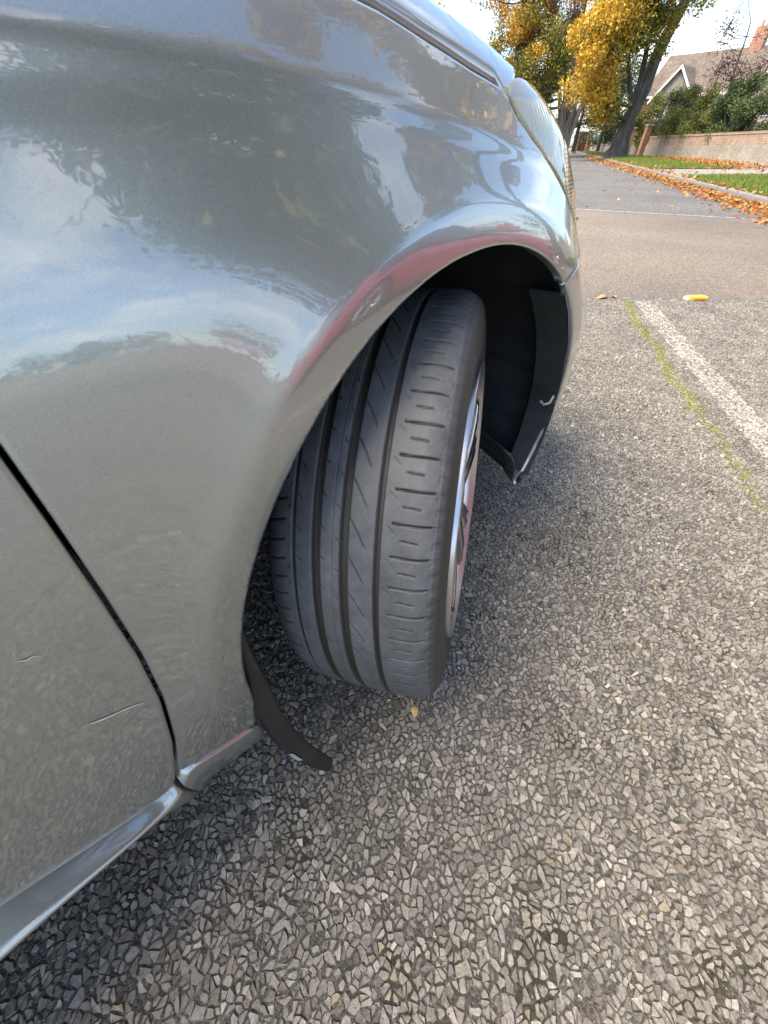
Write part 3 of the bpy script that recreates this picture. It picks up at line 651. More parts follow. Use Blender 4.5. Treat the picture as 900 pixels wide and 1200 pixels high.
# ---- wheels
TR = .316
def tyre_mesh(fine):
    W = 1.05; xs = np.arange(-.0895, .0896, .001 if fine else .006)
    t = []
    if fine: t = np.r_[np.arange(math.radians(62), math.radians(292), .00105/TR), np.arange(math.radians(292), math.radians(422), .012/TR)]
    else: t = np.arange(0, 2*math.pi, .02/TR)
    prof = [(-.096, .2155), (-.0972, .226), (-.0990, .242), (-.0998, .258), (-.0996, .272), (-.0984, .285), (-.0962, .295), (-.0930, .3012)]
    tread = [(x, TR-.0040*(abs(x)/.09)**2-.0080*max(0, (abs(x)-.068)/.022)**2) for x in xs]
    out = [(-x, r) for x, r in prof[::-1]]; out[0] = (.0930, .3012); rim_edge = [(.0975, .2215), (.094, .2165)]
    P = np.array(prof+tread+out+[(.094, .2135)]); n = len(P); nt = len(t)
    X = np.broadcast_to(P[None, :, 0], (nt, n)).copy(); Rr = np.broadcast_to(P[None, :, 1], (nt, n)).copy(); wear = np.ones((nt, n))
    if fine:
        U = t[:, None]*TR; x = X; k0, k1 = len(prof), len(prof)+len(tread); D = np.zeros_like(X)
        def line(d, w, depth, soft=.0006): return depth*np.clip((w+soft-np.abs(d))/(2*soft), 0, 1)
        g = np.zeros_like(X)
        for c, w, dp in ((-.0560, .0019, .0055), (-.0305, .0039, .0062), (.0, .0040, .0062), (.0345, .0026, .0058)):
            g = np.maximum(g, line(x-c, w, dp))
            g = np.maximum(g, line(np.abs(x-c)-w-.0004, .0006, .0012)) if w > .003 else g
        g = np.maximum(g, line(x+.0125, .0004, .0007))
        wob = lambda a, b: .0015*np.sin(U*a+b)
        def sipes(x0, x1, pitch, ph, w, dp, slant, curve=0.):
            uu = U-ph-slant*(x-x0)-curve*np.clip((x-x0)/(x1-x0), 0, 1)**2; d = (uu+pitch/2) % pitch-pitch/2
            e = np.clip((x-x0+.001)/.002, 0, 1)*np.clip((x1+.001-x)/.002, 0, 1); return line(d, w, dp)*e
        p1 = 2*math.pi*TR/60
        g = np.maximum(g, sipes(.0475, .0850, p1, 0, .0009, .0036, .10, -.003)); g = np.maximum(g, sipes(.0560, .0735, p1, p1*.5, .0007, .0024, .10))
        g = np.maximum(g, sipes(.0420, .0500, p1, p1*.08, .0006, .0010, .9))
        g = np.maximum(g, sipes(-.0880, -.0660, p1*.66, 0, .0008, .0028, -.22)); g = np.maximum(g, sipes(-.0640, -.0600, p1*.66, .004, .0006, .0012, -.5))
        g = np.maximum(g, sipes(.0050, .0210, p1*1.2, 0, .0008, .0026, 1.35, .006)); g = np.maximum(g, sipes(-.0265, -.0215, p1, .01, .0007, .0018, .8)); g = np.maximum(g, sipes(-.0530, -.0480, p1, .015, .0007, .0018, .8)); g = np.maximum(g, sipes(-.0095, -.0040, p1, .022, .0007, .0018, .8))
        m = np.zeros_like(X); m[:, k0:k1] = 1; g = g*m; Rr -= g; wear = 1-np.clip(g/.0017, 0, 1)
        # serrated tread edge and moulded sidewall rings
        ser = ((U % (p1*.5)) < p1*.22); Rr[:, k1-4:k1+1] -= .0012*ser; Rr -= .0006*(RNG.random(Rr.shape) < .004)*m
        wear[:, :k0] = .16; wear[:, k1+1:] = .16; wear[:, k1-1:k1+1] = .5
    V = np.stack([X, Rr*np.cos(t)[:, None], Rr*np.sin(t)[:, None]], -1).reshape(-1, 3)
    i, j = np.meshgrid(np.arange(nt), np.arange(n-1), indexing='ij'); i2 = (i+1) % nt
    F = np.stack([i*n+j, i*n+j+1, i2*n+j+1, i2*n+j], -1).reshape(-1, 4)
    me = npmesh('tyre', V, F, True); point_color(me, np.repeat(wear.reshape(-1, 1), 3, 1)); return me
def spoke_mesh():
    V = []; F = []
    secs = [(.045, .024, .062, .088), (.075, .017, .060, .092), (.12, .0135, .060, .096), (.165, .0150, .058, .0985), (.195, .0195, .056, .0985), (.211, .0260, .052, .0970)]
    for r, w, x0, x1 in secs: V += [(x0, -w*1.15, r), (x1-.004, -w, r), (x1, -w*.55, r), (x1-.003, 0, r), (x1, w*.55, r), (x1-.004, w, r), (x0, w*1.15, r)]
    k = 7
    for i in range(len(secs)-1):
        for j in range(k): F.append((i*k+j, i*k+(j+1) % k, (i+1)*k+(j+1) % k, (i+1)*k+j))
    F += [tuple(range(k)), tuple(range(len(V)-k, len(V)))[::-1]]; me = mesh('spoke', V, F, True); bm = bmesh.new(); bm.from_mesh(me); bmesh.ops.recalc_face_normals(bm, faces=bm.faces); bm.to_mesh(me); bm.free(); return me
tyre_f, tyre_c, spoke_me = tyre_mesh(True), tyre_mesh(False), spoke_mesh()
rimV, rimF = lathe([(-.10, .205), (-.102, .222), (-.096, .222), (-.09, .2), (-.05, .19), (.02, .185), (.07, .196), (.083, .2015), (.0895, .206), (.094, .2105), (.099, .2165), (.1025, .2205), (.104, .2225), (.1025, .2240), (.095, .2235)], 96)
rim_me = npmesh('rim', rimV, rimF, True)
hubV, hubF = lathe([(.055, .062), (.083, .060), (.088, .052), (.089, .034), (.0925, .032), (.0935, .02), (.094, .0001)], 48); hub_me = npmesh('hub', hubV, hubF, True)
dV, dF = lathe([(-.02, .06), (-.02, .135), (-.004, .135), (-.004, .06)], 48); disc_me = npmesh('brake_disc', dV, dF, False)
bV, bF = lathe([(.075, .0085), (.084, .0085), (.086, .0065), (.086, .0001)], 10); bolt_me = npmesh('wheel_bolt', bV, bF, False)
vV, vF = lathe([(.080, .004), (.098, .004), (.104, .0032), (.105, .0001)], 8); valve_me = npmesh('valve', vV, vF, True)
def wheel(x, y, steer, camber, fine, flip=False):
    w = empty('wheel', (x, y, TR), 0, car); w.rotation_euler = (Matrix.Rotation(steer+(math.pi if flip else 0), 3, 'Z')@Matrix.Rotation(camber, 3, 'Y')).to_euler()
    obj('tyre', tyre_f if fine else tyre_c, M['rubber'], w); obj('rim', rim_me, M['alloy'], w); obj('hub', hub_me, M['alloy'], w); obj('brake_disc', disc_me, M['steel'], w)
    for k in range(10):
        o = obj('spoke', spoke_me, M['chrome'], w); o.rotation_euler = (math.radians(k*36+9+(6 if k % 2 else -6)), 0, 0)
    for k in range(5):
        o = obj('wheel_bolt', bolt_me, M['steel'], w); a = math.radians(72*k+9); o.location = (.0, -.05*math.sin(a), .05*math.cos(a))
    o = obj('valve', valve_me, M['rubber_flap'], w); a = math.radians(200); o.location = (0, .185*math.cos(a), .185*math.sin(a))
    return w
wheel(.0119, .0082, CAR_AZ-0.262, -.0936, True)
wheel(sx(0), 0, CAR_AZ-0.2347, .02, False, True)
wheel(-.02, -2.6, 0, 0, False); wheel(sx(-.02), -2.6, 0, 0, False, True)
# ------------------------------------------------------------------ verge, kerb, wall
def slab(name, pts, z0, zf, m, parent=None, kind=None):
    """flat piece with its top draped on zf"""
    P = [(float(x), float(y)) for x, y in pts]; n = len(P); V = [(x, y, float(zf(x, y))) for x, y in P]+[(x, y, z0) for x, y in P]
    o = obj(name, mesh(name, V, [tuple(range(n))]+[(i, n+i, n+(i+1) % n, (i+1) % n) for i in range(n)]), m, parent); return tag(o, kind=kind) if kind else o
def drape(name, u0, u1, v0, v1, nu, nv, dz, m, cut=None):
    us = np.linspace(u0, u1, nu); vs_ = np.linspace(v0, v1, nv); V = []; F = []
    for u in us:
        for v in vs_: x, y = KERB_P+KERB_D*u+KERB_N*v; V.append((x, y, float(.11+min(max(v, 0), 6)*.016)+dz))
    for i in range(nu-1):
        for j in range(nv-1): F.append((i*nv+j, i*nv+j+1, (i+1)*nv+j+1, (i+1)*nv+j))
    return tag(obj(name, mesh(name, V, F, True), m), kind='structure')
drape('footpath', -2.6, 150, .16, 60, 60, 12, -.012, M['concrete'])
# kerb stones, one by one near, a plain run beyond
kerb = tag(empty('kerb', (KERB_P[0], KERB_P[1], 0), -math.atan2(KERB_D[0], KERB_D[1])), kind='structure')
ks = box_mesh('kerb_stone', .16, .905, .24, .018, (.08, .4575, .0))
for i in range(-4, 34):
    o = obj('kerb_stone', ks, M['concrete'], kerb); o.location = (0, i*.915, -.003+random.uniform(-.003, .003)); o.rotation_euler.z = random.uniform(-.003, .003)
mb = MB(); mb.box((0, 31.2, -.12), (.16, 130, .117)); mb.build('kerb_run', M['concrete'], kerb)
# grass: soil sheets plus blades
def grass_patch(u0, u1, v0, v1, n, hgt):
    pts = [KERB_P+KERB_D*u+KERB_N*v for u, v in ((u0, v0), (u1, v0), (u1+.4, v1), (u0+.5, v1))]
    V = []; F = []; C = []; nu = 30
    for i in range(nu+1):
        t = i/nu
        for j in range(7):
            s = j/6; a = pts[0]+(pts[1]-pts[0])*t; b = pts[3]+(pts[2]-pts[3])*t; q = a+(b-a)*s; V.append((q[0], q[1], float(gz(q[0], q[1]))+.006+.05*math.sin(math.pi*s)*math.sin(math.pi*min(1, t*1.0))))
    for i in range(nu):
        for j in range(6): F.append((i*7+j, i*7+j+1, (i+1)*7+j+1, (i+1)*7+j))
    o = tag(obj('grass_bank', mesh('grass_bank', V, F, True), M['grass_soil']), kind='structure')
    t = RNG.random(n)[:, None]; s = RNG.random(n)[:, None]; A = pts[0]+(pts[1]-pts[0])*t; B = pts[3]+(pts[2]-pts[3])*t; Q = A+(B-A)*s
    z = gz(Q[:, 0], Q[:, 1])+.004+.05*np.sin(np.pi*s[:, 0])*np.sin(np.pi*t[:, 0]); h = hgt*RNG.uniform(.5, 1.2, n); an = RNG.random(n)*6.28; w = RNG.uniform(.006, .012, n)
    dx, dy = np.cos(an)*w, np.sin(an)*w; lx, ly = RNG.normal(0, .35, n)*h, RNG.normal(0, .35, n)*h
    V = np.empty((n, 3, 3)); V[:, 0] = np.c_[Q[:, 0]-dx, Q[:, 1]-dy, z]; V[:, 1] = np.c_[Q[:, 0]+dx, Q[:, 1]+dy, z]; V[:, 2] = np.c_[Q[:, 0]+lx, Q[:, 1]+ly, z+h]
    g = RNG.random(n); C = np.c_[.10+.10*g, .17+.10*g, .018+.015*g]; y = RNG.random(n) < .12; C[y] = (.26, .22, .07)
    return V.reshape(-1, 3), np.repeat(C, 3, 0)
def leafmat(name, rough=.55, trans=.25):
    m = mat(name, (.1, .1, .05), rough); b = bsdf(m); a = N(m, 'Attribute', attribute_name='col'); L(m, a.outputs['Color'], b.inputs['Base Color'])
    tr = N(m, 'BsdfTranslucent'); L(m, a.outputs['Color'], tr.inputs[0]); mx = N(m, 'MixShader'); mx.inputs[0].default_value = trans
    L(m, b.outputs[0], mx.inputs[1]); L(m, tr.outputs[0], mx.inputs[2]); out = [n for n in m.node_tree.nodes if n.type == 'OUTPUT_MATERIAL'][0]; L(m, mx.outputs[0], out.inputs[0]); return m
M['leaf'] = leafmat('leaves'); M['grass'] = leafmat('grass_blades', .6, .2)
gV, gC = [], []
PATH_U0, PATH_U1 = 7.4, 12.2
for args in ((-3, PATH_U0, .16, 3.6, 26000, .06), (PATH_U1, 44, .16, 3.4, 42000, .06), (44, 90, .16, 2.2, 6000, .08)):
    a, b = grass_patch(*args); gV.append(a); gC.append(b)
gV = np.concatenate(gV); me = npmesh('grass_blades', gV, np.arange(len(gV)).reshape(-1, 3)); point_color(me, np.concatenate(gC))
tag(obj('grass_blades', me, M['grass']), 'short green grass growing on the roadside verge', 'grass', kind='stuff')
# fallen leaves: drifts in the gutter, along the footpath and scattered on the grass
def leaf_quads(P, nrm_bias, size, cols, curl=.25):
    n = len(P); nrm = RNG.normal(size=(n, 3))+np.array(nrm_bias); nrm /= np.linalg.norm(nrm, axis=1, keepdims=True)
    a = np.cross(nrm, RNG.normal(size=(n, 3))); a /= np.linalg.norm(a, axis=1, keepdims=True)+1e-9; b = np.cross(nrm, a)
    s = (size*RNG.uniform(.6, 1.35, n))[:, None]; V = np.empty((n, 4, 3)); V[:, 0] = P-a*s*.55; V[:, 1] = P+b*s*.36+nrm*s*curl*.4; V[:, 2] = P+a*s*.60-nrm*s*.05; V[:, 3] = P-b*s*.36+nrm*s*curl*.4
    pal = np.array(cols); C = pal[RNG.integers(0, len(pal), n)]*RNG.uniform(.7, 1.25, (n, 1)); return V.reshape(-1, 3), np.repeat(C, 4, 0)
AUT = [(.42, .15, .035), (.50, .22, .05), (.34, .11, .03), (.46, .27, .08), (.25, .10, .04), (.55, .33, .08)]
def scatter(n, uf, vf, zoff):
    u = uf(n); v = vf(n, u); Q = KERB_P+KERB_D*u[:, None]+KERB_N*v[:, None]; return np.c_[Q, gz(Q[:, 0], Q[:, 1])+zoff*RNG.random(n)+.008]
P = [scatter(4200, lambda n: RNG.random(n)**1.5*45-4, lambda n, u: -np.abs(RNG.normal(0, .33, n))-.01, .05), scatter(900, lambda n: RNG.random(n)*45-4, lambda n, u: RNG.normal(.1, .2, n), .03),
     scatter(3600, lambda n: PATH_U1-1+RNG.random(n)*24, lambda n, u: 3.5+RNG.normal(0, .55, n)+np.clip(u-14, 0, 9)*.02, .09), scatter(700, lambda n: RNG.random(n)*40-3, lambda n, u: RNG.random(n)*3.5, .05),
     scatter(90, lambda n: RNG.random(n)*30-3, lambda n, u: -RNG.random(n)**2*5, .0)]
P = np.concatenate(P); V, C = leaf_quads(P, (0, 0, 2.5), .085, AUT); me = npmesh('fallen_leaves', V, np.arange(len(V)).reshape(-1, 4)); point_color(me, C)
tag(obj('fallen_leaves', me, M['leaf']), 'orange autumn leaves drifted along the kerb and verge', 'leaves', kind='stuff')
# low garden wall
M['brick'] = mat('weathered_brick', (.3, .16, .1), .85)
def _br(m, c1, c2, mort, sc):
    tc = N(m, 'TexCoord'); b = N(m, 'TexBrick'); b.inputs['Scale'].default_value = sc; b.inputs['Color1'].default_value = (*c1, 1); b.inputs['Color2'].default_value = (*c2, 1); b.inputs['Mortar'].default_value = (*mort, 1)
    b.inputs['Mortar Size'].default_value = .012; b.inputs['Brick Width'].default_value = .24; b.inputs['Row Height'].default_value = .085
    L(m, tc.outputs['UV'], b.inputs['Vector']); n = noise(m, 3, 5, .7); r = ramp(m, n.outputs[0], [(.3, (.7,)*3), (.75, (1.25,)*3)]); L(m, mixc(m, 1., b.outputs[0], r.outputs[0], 'MULTIPLY'), bsdf(m).inputs['Base Color']); L(m, bump(m, b.outputs['Fac'], -.4, .01), bsdf(m).inputs['Normal'])
_br(M['brick'], (.30, .175, .115), (.38, .25, .17), (.33, .30, .25), 1.)
M['brick_red'] = mat('red_brick', (.3, .1, .06), .85); _br(M['brick_red'], (.36, .13, .08), (.43, .19, .11), (.35, .28, .22), 1.)
M['render'] = ground_mat('stained_render', [(.30, .265, .215), (.36, .325, .27), (.41, .375, .32)], 9, .3, .01)
WALL = np.array([(13.5, -30), (15.2, -8), (16.3, 10), (17.84, 24.14), (19.15, 38.6)]); WALL2 = np.array([(19.6, 41.0), (20.45, 42.9), (24.5, 58.), (29.4, 75.9)])
def run_wall(name, P, z0, z1, th, m, parent, vz0=0.):
    V = []; F = []; UV = []; acc = 0
    for i, (a, b) in enumerate(zip(P[:-1], P[1:])):
        d = b-a; l = np.linalg.norm(d); d /= l; nn = np.array([d[1], -d[0]])*th/2
        zA, zB = float(gz(*a)), float(gz(*b)); k = len(V)
        V += [(*(a-nn), zA+z0), (*(b-nn), zB+z0), (*(b-nn), zB+z1), (*(a-nn), zA+z1), (*(a+nn), zA+z0), (*(b+nn), zB+z0), (*(b+nn), zB+z1), (*(a+nn), zA+z1)]
        fs = [(0, 3, 2, 1), (4, 5, 6, 7), (3, 7, 6, 2), (0, 4, 7, 3), (1, 2, 6, 5), (0, 1, 5, 4)]
        for f in fs:
            F.append(tuple(k+t for t in f)); UV += [((acc+(l if t in (1, 2, 5, 6) else 0)), (z1 if t in (2, 3, 6, 7) else z0)+(.1 if t > 3 else 0)) for t in f]
        acc += l
    me = mesh(name, V, F); uv = me.uv_layers.new(name='uv'); uv.data.foreach_set('uv', np.array(UV, np.float32).ravel()); return obj(name, me, m, parent)
for P, lab in ((WALL, 'long low garden wall of brick over a rendered base beside the verge'), (WALL2, 'far stretch of low brick garden wall beyond the gateway')):
    w = tag(empty('garden_wall'), lab, 'wall')
    run_wall('rendered_base', P, -.2, .60, .26, M['render'], w); run_wall('brick_courses', P, .60, 1.00, .235, M['brick'], w); run_wall('coping', P, 1.00, 1.09, .29, M['brick'], w)
def pillar(loc, h, label, wdt=.36, m='brick_red'):
    r = tag(empty('gate_pillar', (loc[0], loc[1], float(gz(*loc)))), label, 'gate pillar', 'brick gate pillars'); P = np.array([(-wdt/2, 0), (wdt/2, 0)])
    for nm, z0, z1, s in (('shaft', -.1, h, 1.), ('cap', h, h+.10, 1.18)):
        me = box_mesh(nm, wdt*s, wdt*s, z1-z0, .01, (0, 0, (z0+z1)/2)); uv = me.uv_layers.new(name='uv')
        for lp in me.loops: c = me.vertices[lp.vertex_index].co; uv.data[lp.index].uv = (c.x+c.y, c.z)
        obj(nm, me, M[m] if nm == 'shaft' else M['render'], r)
pillar((19.05, 39.3), 1.62, 'right-hand red brick gate pillar beside the leaning tree, end of the long wall'); pillar((18.45, 40.4), 1.5, 'red brick gate pillar just behind the trunk of the leaning tree')
pillar((24.6, 64.6), 1.8, 'far red brick gate pillar, right one of the pair by the drive', .5); pillar((23.2, 64.9), 1.8, 'far red brick gate pillar, left one of the pair by the drive', .5)
g = tag(empty('garden_gate', (23.5, 64.8, .2)), 'dark red boarded gate between the two far pillars', 'gate'); M['gate'] = mat('dark_red_gate_paint', (.16, .05, .04), .6)
for i in range(7): mb = MB(); mb.box((i*.125, 0, .05), (i*.125+.115, .03, 1.75)); mb.build('board', M['gate'], g)

# ------------------------------------------------------------------ trees
M['bark'] = mat('grey_brown_bark', (.12, .1, .08), .9)
def _bk(m, a, b_, c):
    tc = N(m, 'TexCoord'); mp = N(m, 'Mapping'); mp.inputs['Scale'].default_value = (1, 1, .22); L(m, tc.outputs['Object'], mp.inputs[0]); n1 = noise(m, 6, 7, .7, vec=mp.outputs[0]); r = ramp(m, n1.outputs[0], [(.3, a), (.52, b_), (.75, c)]); L(m, r.outputs[0], bsdf(m).inputs['Base Color']); L(m, bump(m, n1.outputs[0], .9, .06), bsdf(m).inputs['Normal'])
_bk(M['bark'], (.035, .03, .025), (.10, .085, .07), (.20, .18, .155))
M['bark_pale'] = mat('pale_bark', (.25, .22, .18), .9); _bk(M['bark_pale'], (.09, .075, .06), (.22, .19, .155), (.36, .33, .28))
def bez(p0, p1, p2, n=8):
    t = np.linspace(0, 1, n)[:, None]; return (1-t)**2*np.array(p0)+2*t*(1-t)*np.array(p1)+t*t*np.array(p2)
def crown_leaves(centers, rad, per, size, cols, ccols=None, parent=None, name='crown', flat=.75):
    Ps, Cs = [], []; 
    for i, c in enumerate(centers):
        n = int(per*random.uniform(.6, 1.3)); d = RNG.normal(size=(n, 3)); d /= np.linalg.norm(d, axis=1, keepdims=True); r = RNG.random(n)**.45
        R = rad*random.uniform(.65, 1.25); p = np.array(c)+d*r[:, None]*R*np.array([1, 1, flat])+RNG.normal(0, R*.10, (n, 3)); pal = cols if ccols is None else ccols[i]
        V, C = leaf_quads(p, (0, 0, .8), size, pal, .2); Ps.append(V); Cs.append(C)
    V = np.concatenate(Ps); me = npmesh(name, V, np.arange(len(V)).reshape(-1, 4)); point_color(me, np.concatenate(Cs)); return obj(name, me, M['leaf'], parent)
def limb_tree(name, base, stems, clumps, rad, per, size, palf, label, bark='bark', group=None, twigs=0, cat='tree', flat=.75):
    """stems: list of (path points, r0, r1); clumps: crown centres relative to base; each clump is tied to the nearest stem"""
    t = tag(empty(name, base), label, cat, group); mb = MB(); pts = []
    for path, r0, r1 in stems:
        P = np.array(path, float); u = np.linspace(0, 1, 14); ii = np.linspace(0, 1, len(P)); Q = np.stack([np.interp(u, ii, P[:, k]) for k in range(3)], 1)
        for _ in range(2): Q[1:-1] = (Q[:-2]+2*Q[1:-1]+Q[2:])/4
        Q[1:] += RNG.normal(0, r0*.10, (13, 3)); R = r0+(r1-r0)*u**.8
        if r0 > .2: R = R*(1+.75*np.exp(-u*11))
        mb.tube(Q, R, 12); pts += [(q, r) for q, r in zip(Q[4:], R[4:])]
    mb.build('trunk', M[bark], t, True); br = MB(); PT = np.array([p for p, _ in pts])
    for c in clumps:
        c = np.array(c); dd = np.linalg.norm(PT-c, axis=1)+np.maximum(0, PT[:, 2]-c[2])*1.5; k = int(np.argmin(dd)); p0, r = pts[k]; mid = (p0+c)/2+np.array([0, 0, -.12*np.linalg.norm(c-p0)])+RNG.normal(0, .12, 3)
        br.tube(bez(p0, mid, c), np.linspace(max(.02, min(r*.5, .09)), .012, 8), 6)
        for _ in range(twigs):
            e = c+RNG.normal(0, rad*.8, 3); br.tube(bez(c, (c+e)/2+RNG.normal(0, .1, 3), e, 5), np.linspace(.02, .006, 5), 4)
    br.build('branches', M[bark], t, True)['kind'] = 'stuff'
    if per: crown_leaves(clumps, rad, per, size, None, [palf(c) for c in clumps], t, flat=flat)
    return t
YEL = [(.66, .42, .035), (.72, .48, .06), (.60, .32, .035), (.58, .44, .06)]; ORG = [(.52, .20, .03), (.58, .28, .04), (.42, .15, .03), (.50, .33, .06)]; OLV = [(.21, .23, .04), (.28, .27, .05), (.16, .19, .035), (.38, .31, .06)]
GRN = [(.07, .11, .035), (.095, .14, .042), (.055, .09, .03), (.14, .17, .055)]; DKG = [(.035, .06, .022), (.045, .075, .028), (.06, .09, .035)]; PUR = [(.12, .055, .045), (.16, .08, .06), (.10, .05, .05), (.22, .12, .07)]
def rp(n, lo, hi): return [tuple(RNG.uniform(lo, hi)) for _ in range(n)]
# leaning roadside tree
cl = rp(26, (-4.3, -3, 3.0), (-2.4, .5, 9))+rp(26, (-2.7, -3, 4.0), (.9, -.4, 9.5))+rp(7, (-3.0, -1.5, 2.0), (-1.0, .5, 3.4))+rp(8, (0, -2, 7.6), (5, 2, 11))
limb_tree('plane_tree', (15.9, 36.4, .22), [([(0, 0, -.2), (.12, 0, 1.2), (.35, 0, 2.6), (.75, 0, 4.4), (1.3, 0, 6.4), (2.2, 0, 9.5)], .52, .24), ([(.3, 0, 2.4), (0, -.3, 4), (-.5, -.4, 6.5), (-.8, -.3, 9)], .22, .06), ([(.2, 0, 2.1), (-1.2, -.4, 4.5), (-2.6, -.5, 7)], .15, .05)],
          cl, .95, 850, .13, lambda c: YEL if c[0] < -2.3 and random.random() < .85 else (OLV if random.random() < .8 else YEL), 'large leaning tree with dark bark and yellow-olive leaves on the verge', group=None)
# many-stemmed pale tree further along
st = []; 
for k, (dx, dy, h) in enumerate([(-1.5, 0, 9), (-.7, .3, 10), (-.1, -.2, 10), (.7, .2, 9.5), (1.7, -.1, 7), (-2.4, -.3, 7.5)]): st.append(([(dx*.05, 0, -.3), (dx*.18, dy*.3, 1.2), (dx*.45, dy, 3), (dx*.8, dy, h*.6), (dx*1.15, dy*1.5, h)], .30, .07))
cl = rp(44, (-6.6, -2, 2.4), (-2.1, 2.5, 10))+rp(20, (-2.5, 1.2, 3), (3.2, 3.4, 11))+rp(4, (-1.5, -1.5, 7.5), (2.5, 0, 10))
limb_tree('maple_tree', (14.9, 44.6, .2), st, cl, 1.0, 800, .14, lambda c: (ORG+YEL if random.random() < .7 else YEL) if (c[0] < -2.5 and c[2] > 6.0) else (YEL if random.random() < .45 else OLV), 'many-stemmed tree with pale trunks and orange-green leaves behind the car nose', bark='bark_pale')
cl = rp(22, (-4.0, -2, 3), (4, 2, 10)); limb_tree('roadside_tree', (9.6, 44, 0.), [([(0, 0, 0), (.1, 0, 4), (0, 0, 8)], .3, .1)], cl, .95, 420, .14, lambda c: PUR if random.random() < .45 else OLV, 'sparse brown-leaved tree behind the bonnet edge', twigs=3)
# dark evergreens closing the view behind
for i, (x, y, h, w) in enumerate([(18.5, 52, 6.5, 3.0), (22.5, 56, 6, 3.0), (26, 62, 7, 3.2), (15, 62, 9, 4), (20, 70, 9, 4.5)]):
    lab = ['rounded dark green evergreen behind the pale-stemmed tree', 'dark green evergreen left of the leaning trunk', 'dark evergreen beyond the gate pillars', 'tall far evergreen seen between the pale stems', 'tallest far evergreen at the end of the road'][i]
    cl = [tuple(np.array(c)) for c in rp(26, (-w*.7, -w*.5, .6), (w*.7, w*.5, h))]; limb_tree('evergreen_tree', (x, y, .3), [([(0, 0, 0), (0, 0, h*.5), (0, 0, h*.9)], .2, .05)], cl, 1.0, 480, .13, lambda c: GRN if random.random() < .5 else DKG, lab, group='evergreens beyond the verge')
# far side of the road, hidden behind the car from here
lh = tag(empty('roadside_hedge', (0, 0, 0)), 'long dark hedge along the far left side of the road', 'hedge'); cs = []
for k in range(90): u = random.uniform(2, 75); q = KERB_P+KERB_D*u+KERB_N*(-11.5+random.uniform(-.7, .7)); cs.append((q[0], q[1], random.uniform(.5, 2.3)))
crown_leaves(cs, .9, 200, .14, None, [GRN+DKG]*len(cs), lh, 'foliage')
for u, h, w, lab in ((12, 6.5, 3.0, 'evergreen on the left of the road nearest the car'), (24, 8, 3.4, 'evergreen on the left of the road, second from the car'), (40, 7, 3.2, 'evergreen on the left of the road, farthest from the car')):
    q = KERB_P+KERB_D*u+KERB_N*-13.5; cl = rp(22, (-w*.7, -w*.5, .8), (w*.7, w*.5, h)); limb_tree('evergreen_tree', (q[0], q[1], 0), [([(0, 0, 0), (0, 0, h*.5), (0, 0, h*.9)], .2, .05)], cl, 1.0, 380, .14, lambda c: GRN if random.random() < .5 else OLV, lab, group='evergreens left of the road')
# shrubs behind the wall
shr = [(19.6, 36.0, 1.9, 3.3, OLV+GRN, 'pale green clipped shrub next to the gate pillar'), (19.6, 33.2, 1.7, 3.1, GRN+OLV, 'mid green shrub, second from the gate pillar'), (19.4, 30.6, 1.5, 3.4, GRN, 'feathery dark conifer shrub in the middle of the hedge row'), (19.3, 28.4, 1.6, 3.0, GRN, 'round green shrub overhanging the middle of the wall'),
       (19.6, 26.0, 1.75, 3.5, GRN+DKG, 'tall dark shrub near the right edge of the view'), (18.9, 23.9, 1.5, 2.4, OLV+GRN, 'rounded pale green shrub leaning over the wall at the right edge'), (21.8, 29.0, 1.9, 4.4, GRN, 'tall green shrub behind the row of low shrubs'), (19.9, 41.6, 1.5, 3.6, OLV+GRN, 'tall olive shrub rising right behind the gate pillars'), (20.4, 38.5, 1.4, 3.4, GRN+DKG, 'dark shrub right behind the pillar by the leaning tree')]
for x, y, r, h, pal, lab in shr:
    t = tag(empty('garden_shrub', (x, y, .25)), lab, 'shrub', 'shrubs behind the garden wall'); mb = MB()
    for k in range(5): a = random.random()*6.28; mb.tube([(0, 0, 0), (.25*math.cos(a), .25*math.sin(a), h*.35), (.6*r*math.cos(a), .6*r*math.sin(a), h*.75)], [.05, .03, .015], 6)
    mb.build('stem', M['bark'], t, True); cs = []
    for k in range(30):
        d = RNG.normal(size=3); d /= np.linalg.norm(d); d *= random.uniform(.55, 1); cs.append((d[0]*r*.8, d[1]*r*.8, h*.52+d[2]*h*.42))
    crown_leaves(cs, .50, 520, .080, None, [pal]*len(cs), t)
# bare small tree in front of the house, purple-leaved tree at the right edge
cl = rp(26, (-2.6, -1.5, 2.6), (3.2, 1.5, 7.5))
limb_tree('bare_tree', (21.2, 34.5, .3), [([(0, 0, 0), (.0, 0, 1.6), (-.5, 0, 3.2), (-.8, 0, 5.5)], .10, .03), ([(0, 0, 1.2), (.8, 0, 2.6), (1.6, 0, 4.6)], .07, .02), ([(0, 0, 1.0), (1.3, .2, 2.0), (3.0, 0, 3.2)], .06, .02)], cl, .8, 150, .09, lambda c: PUR, 'thin small tree with sparse brown leaves in front of the house', twigs=7)
cl = rp(24, (-1.2, -1.8, 1.8), (3.2, 1.8, 5.5)); limb_tree('copper_tree', (20.3, 26.8, .3), [([(0, 0, 0), (.1, 0, 2), (.3, 0, 4)], .14, .05), ([(.1, 0, 1.4), (-.9, 0, 2.4), (-1.6, 0, 3.0)], .06, .02)], cl, .7, 420, .09, lambda c: PUR, 'purple-brown leaved tree at the right edge behind the shrubs', twigs=3)
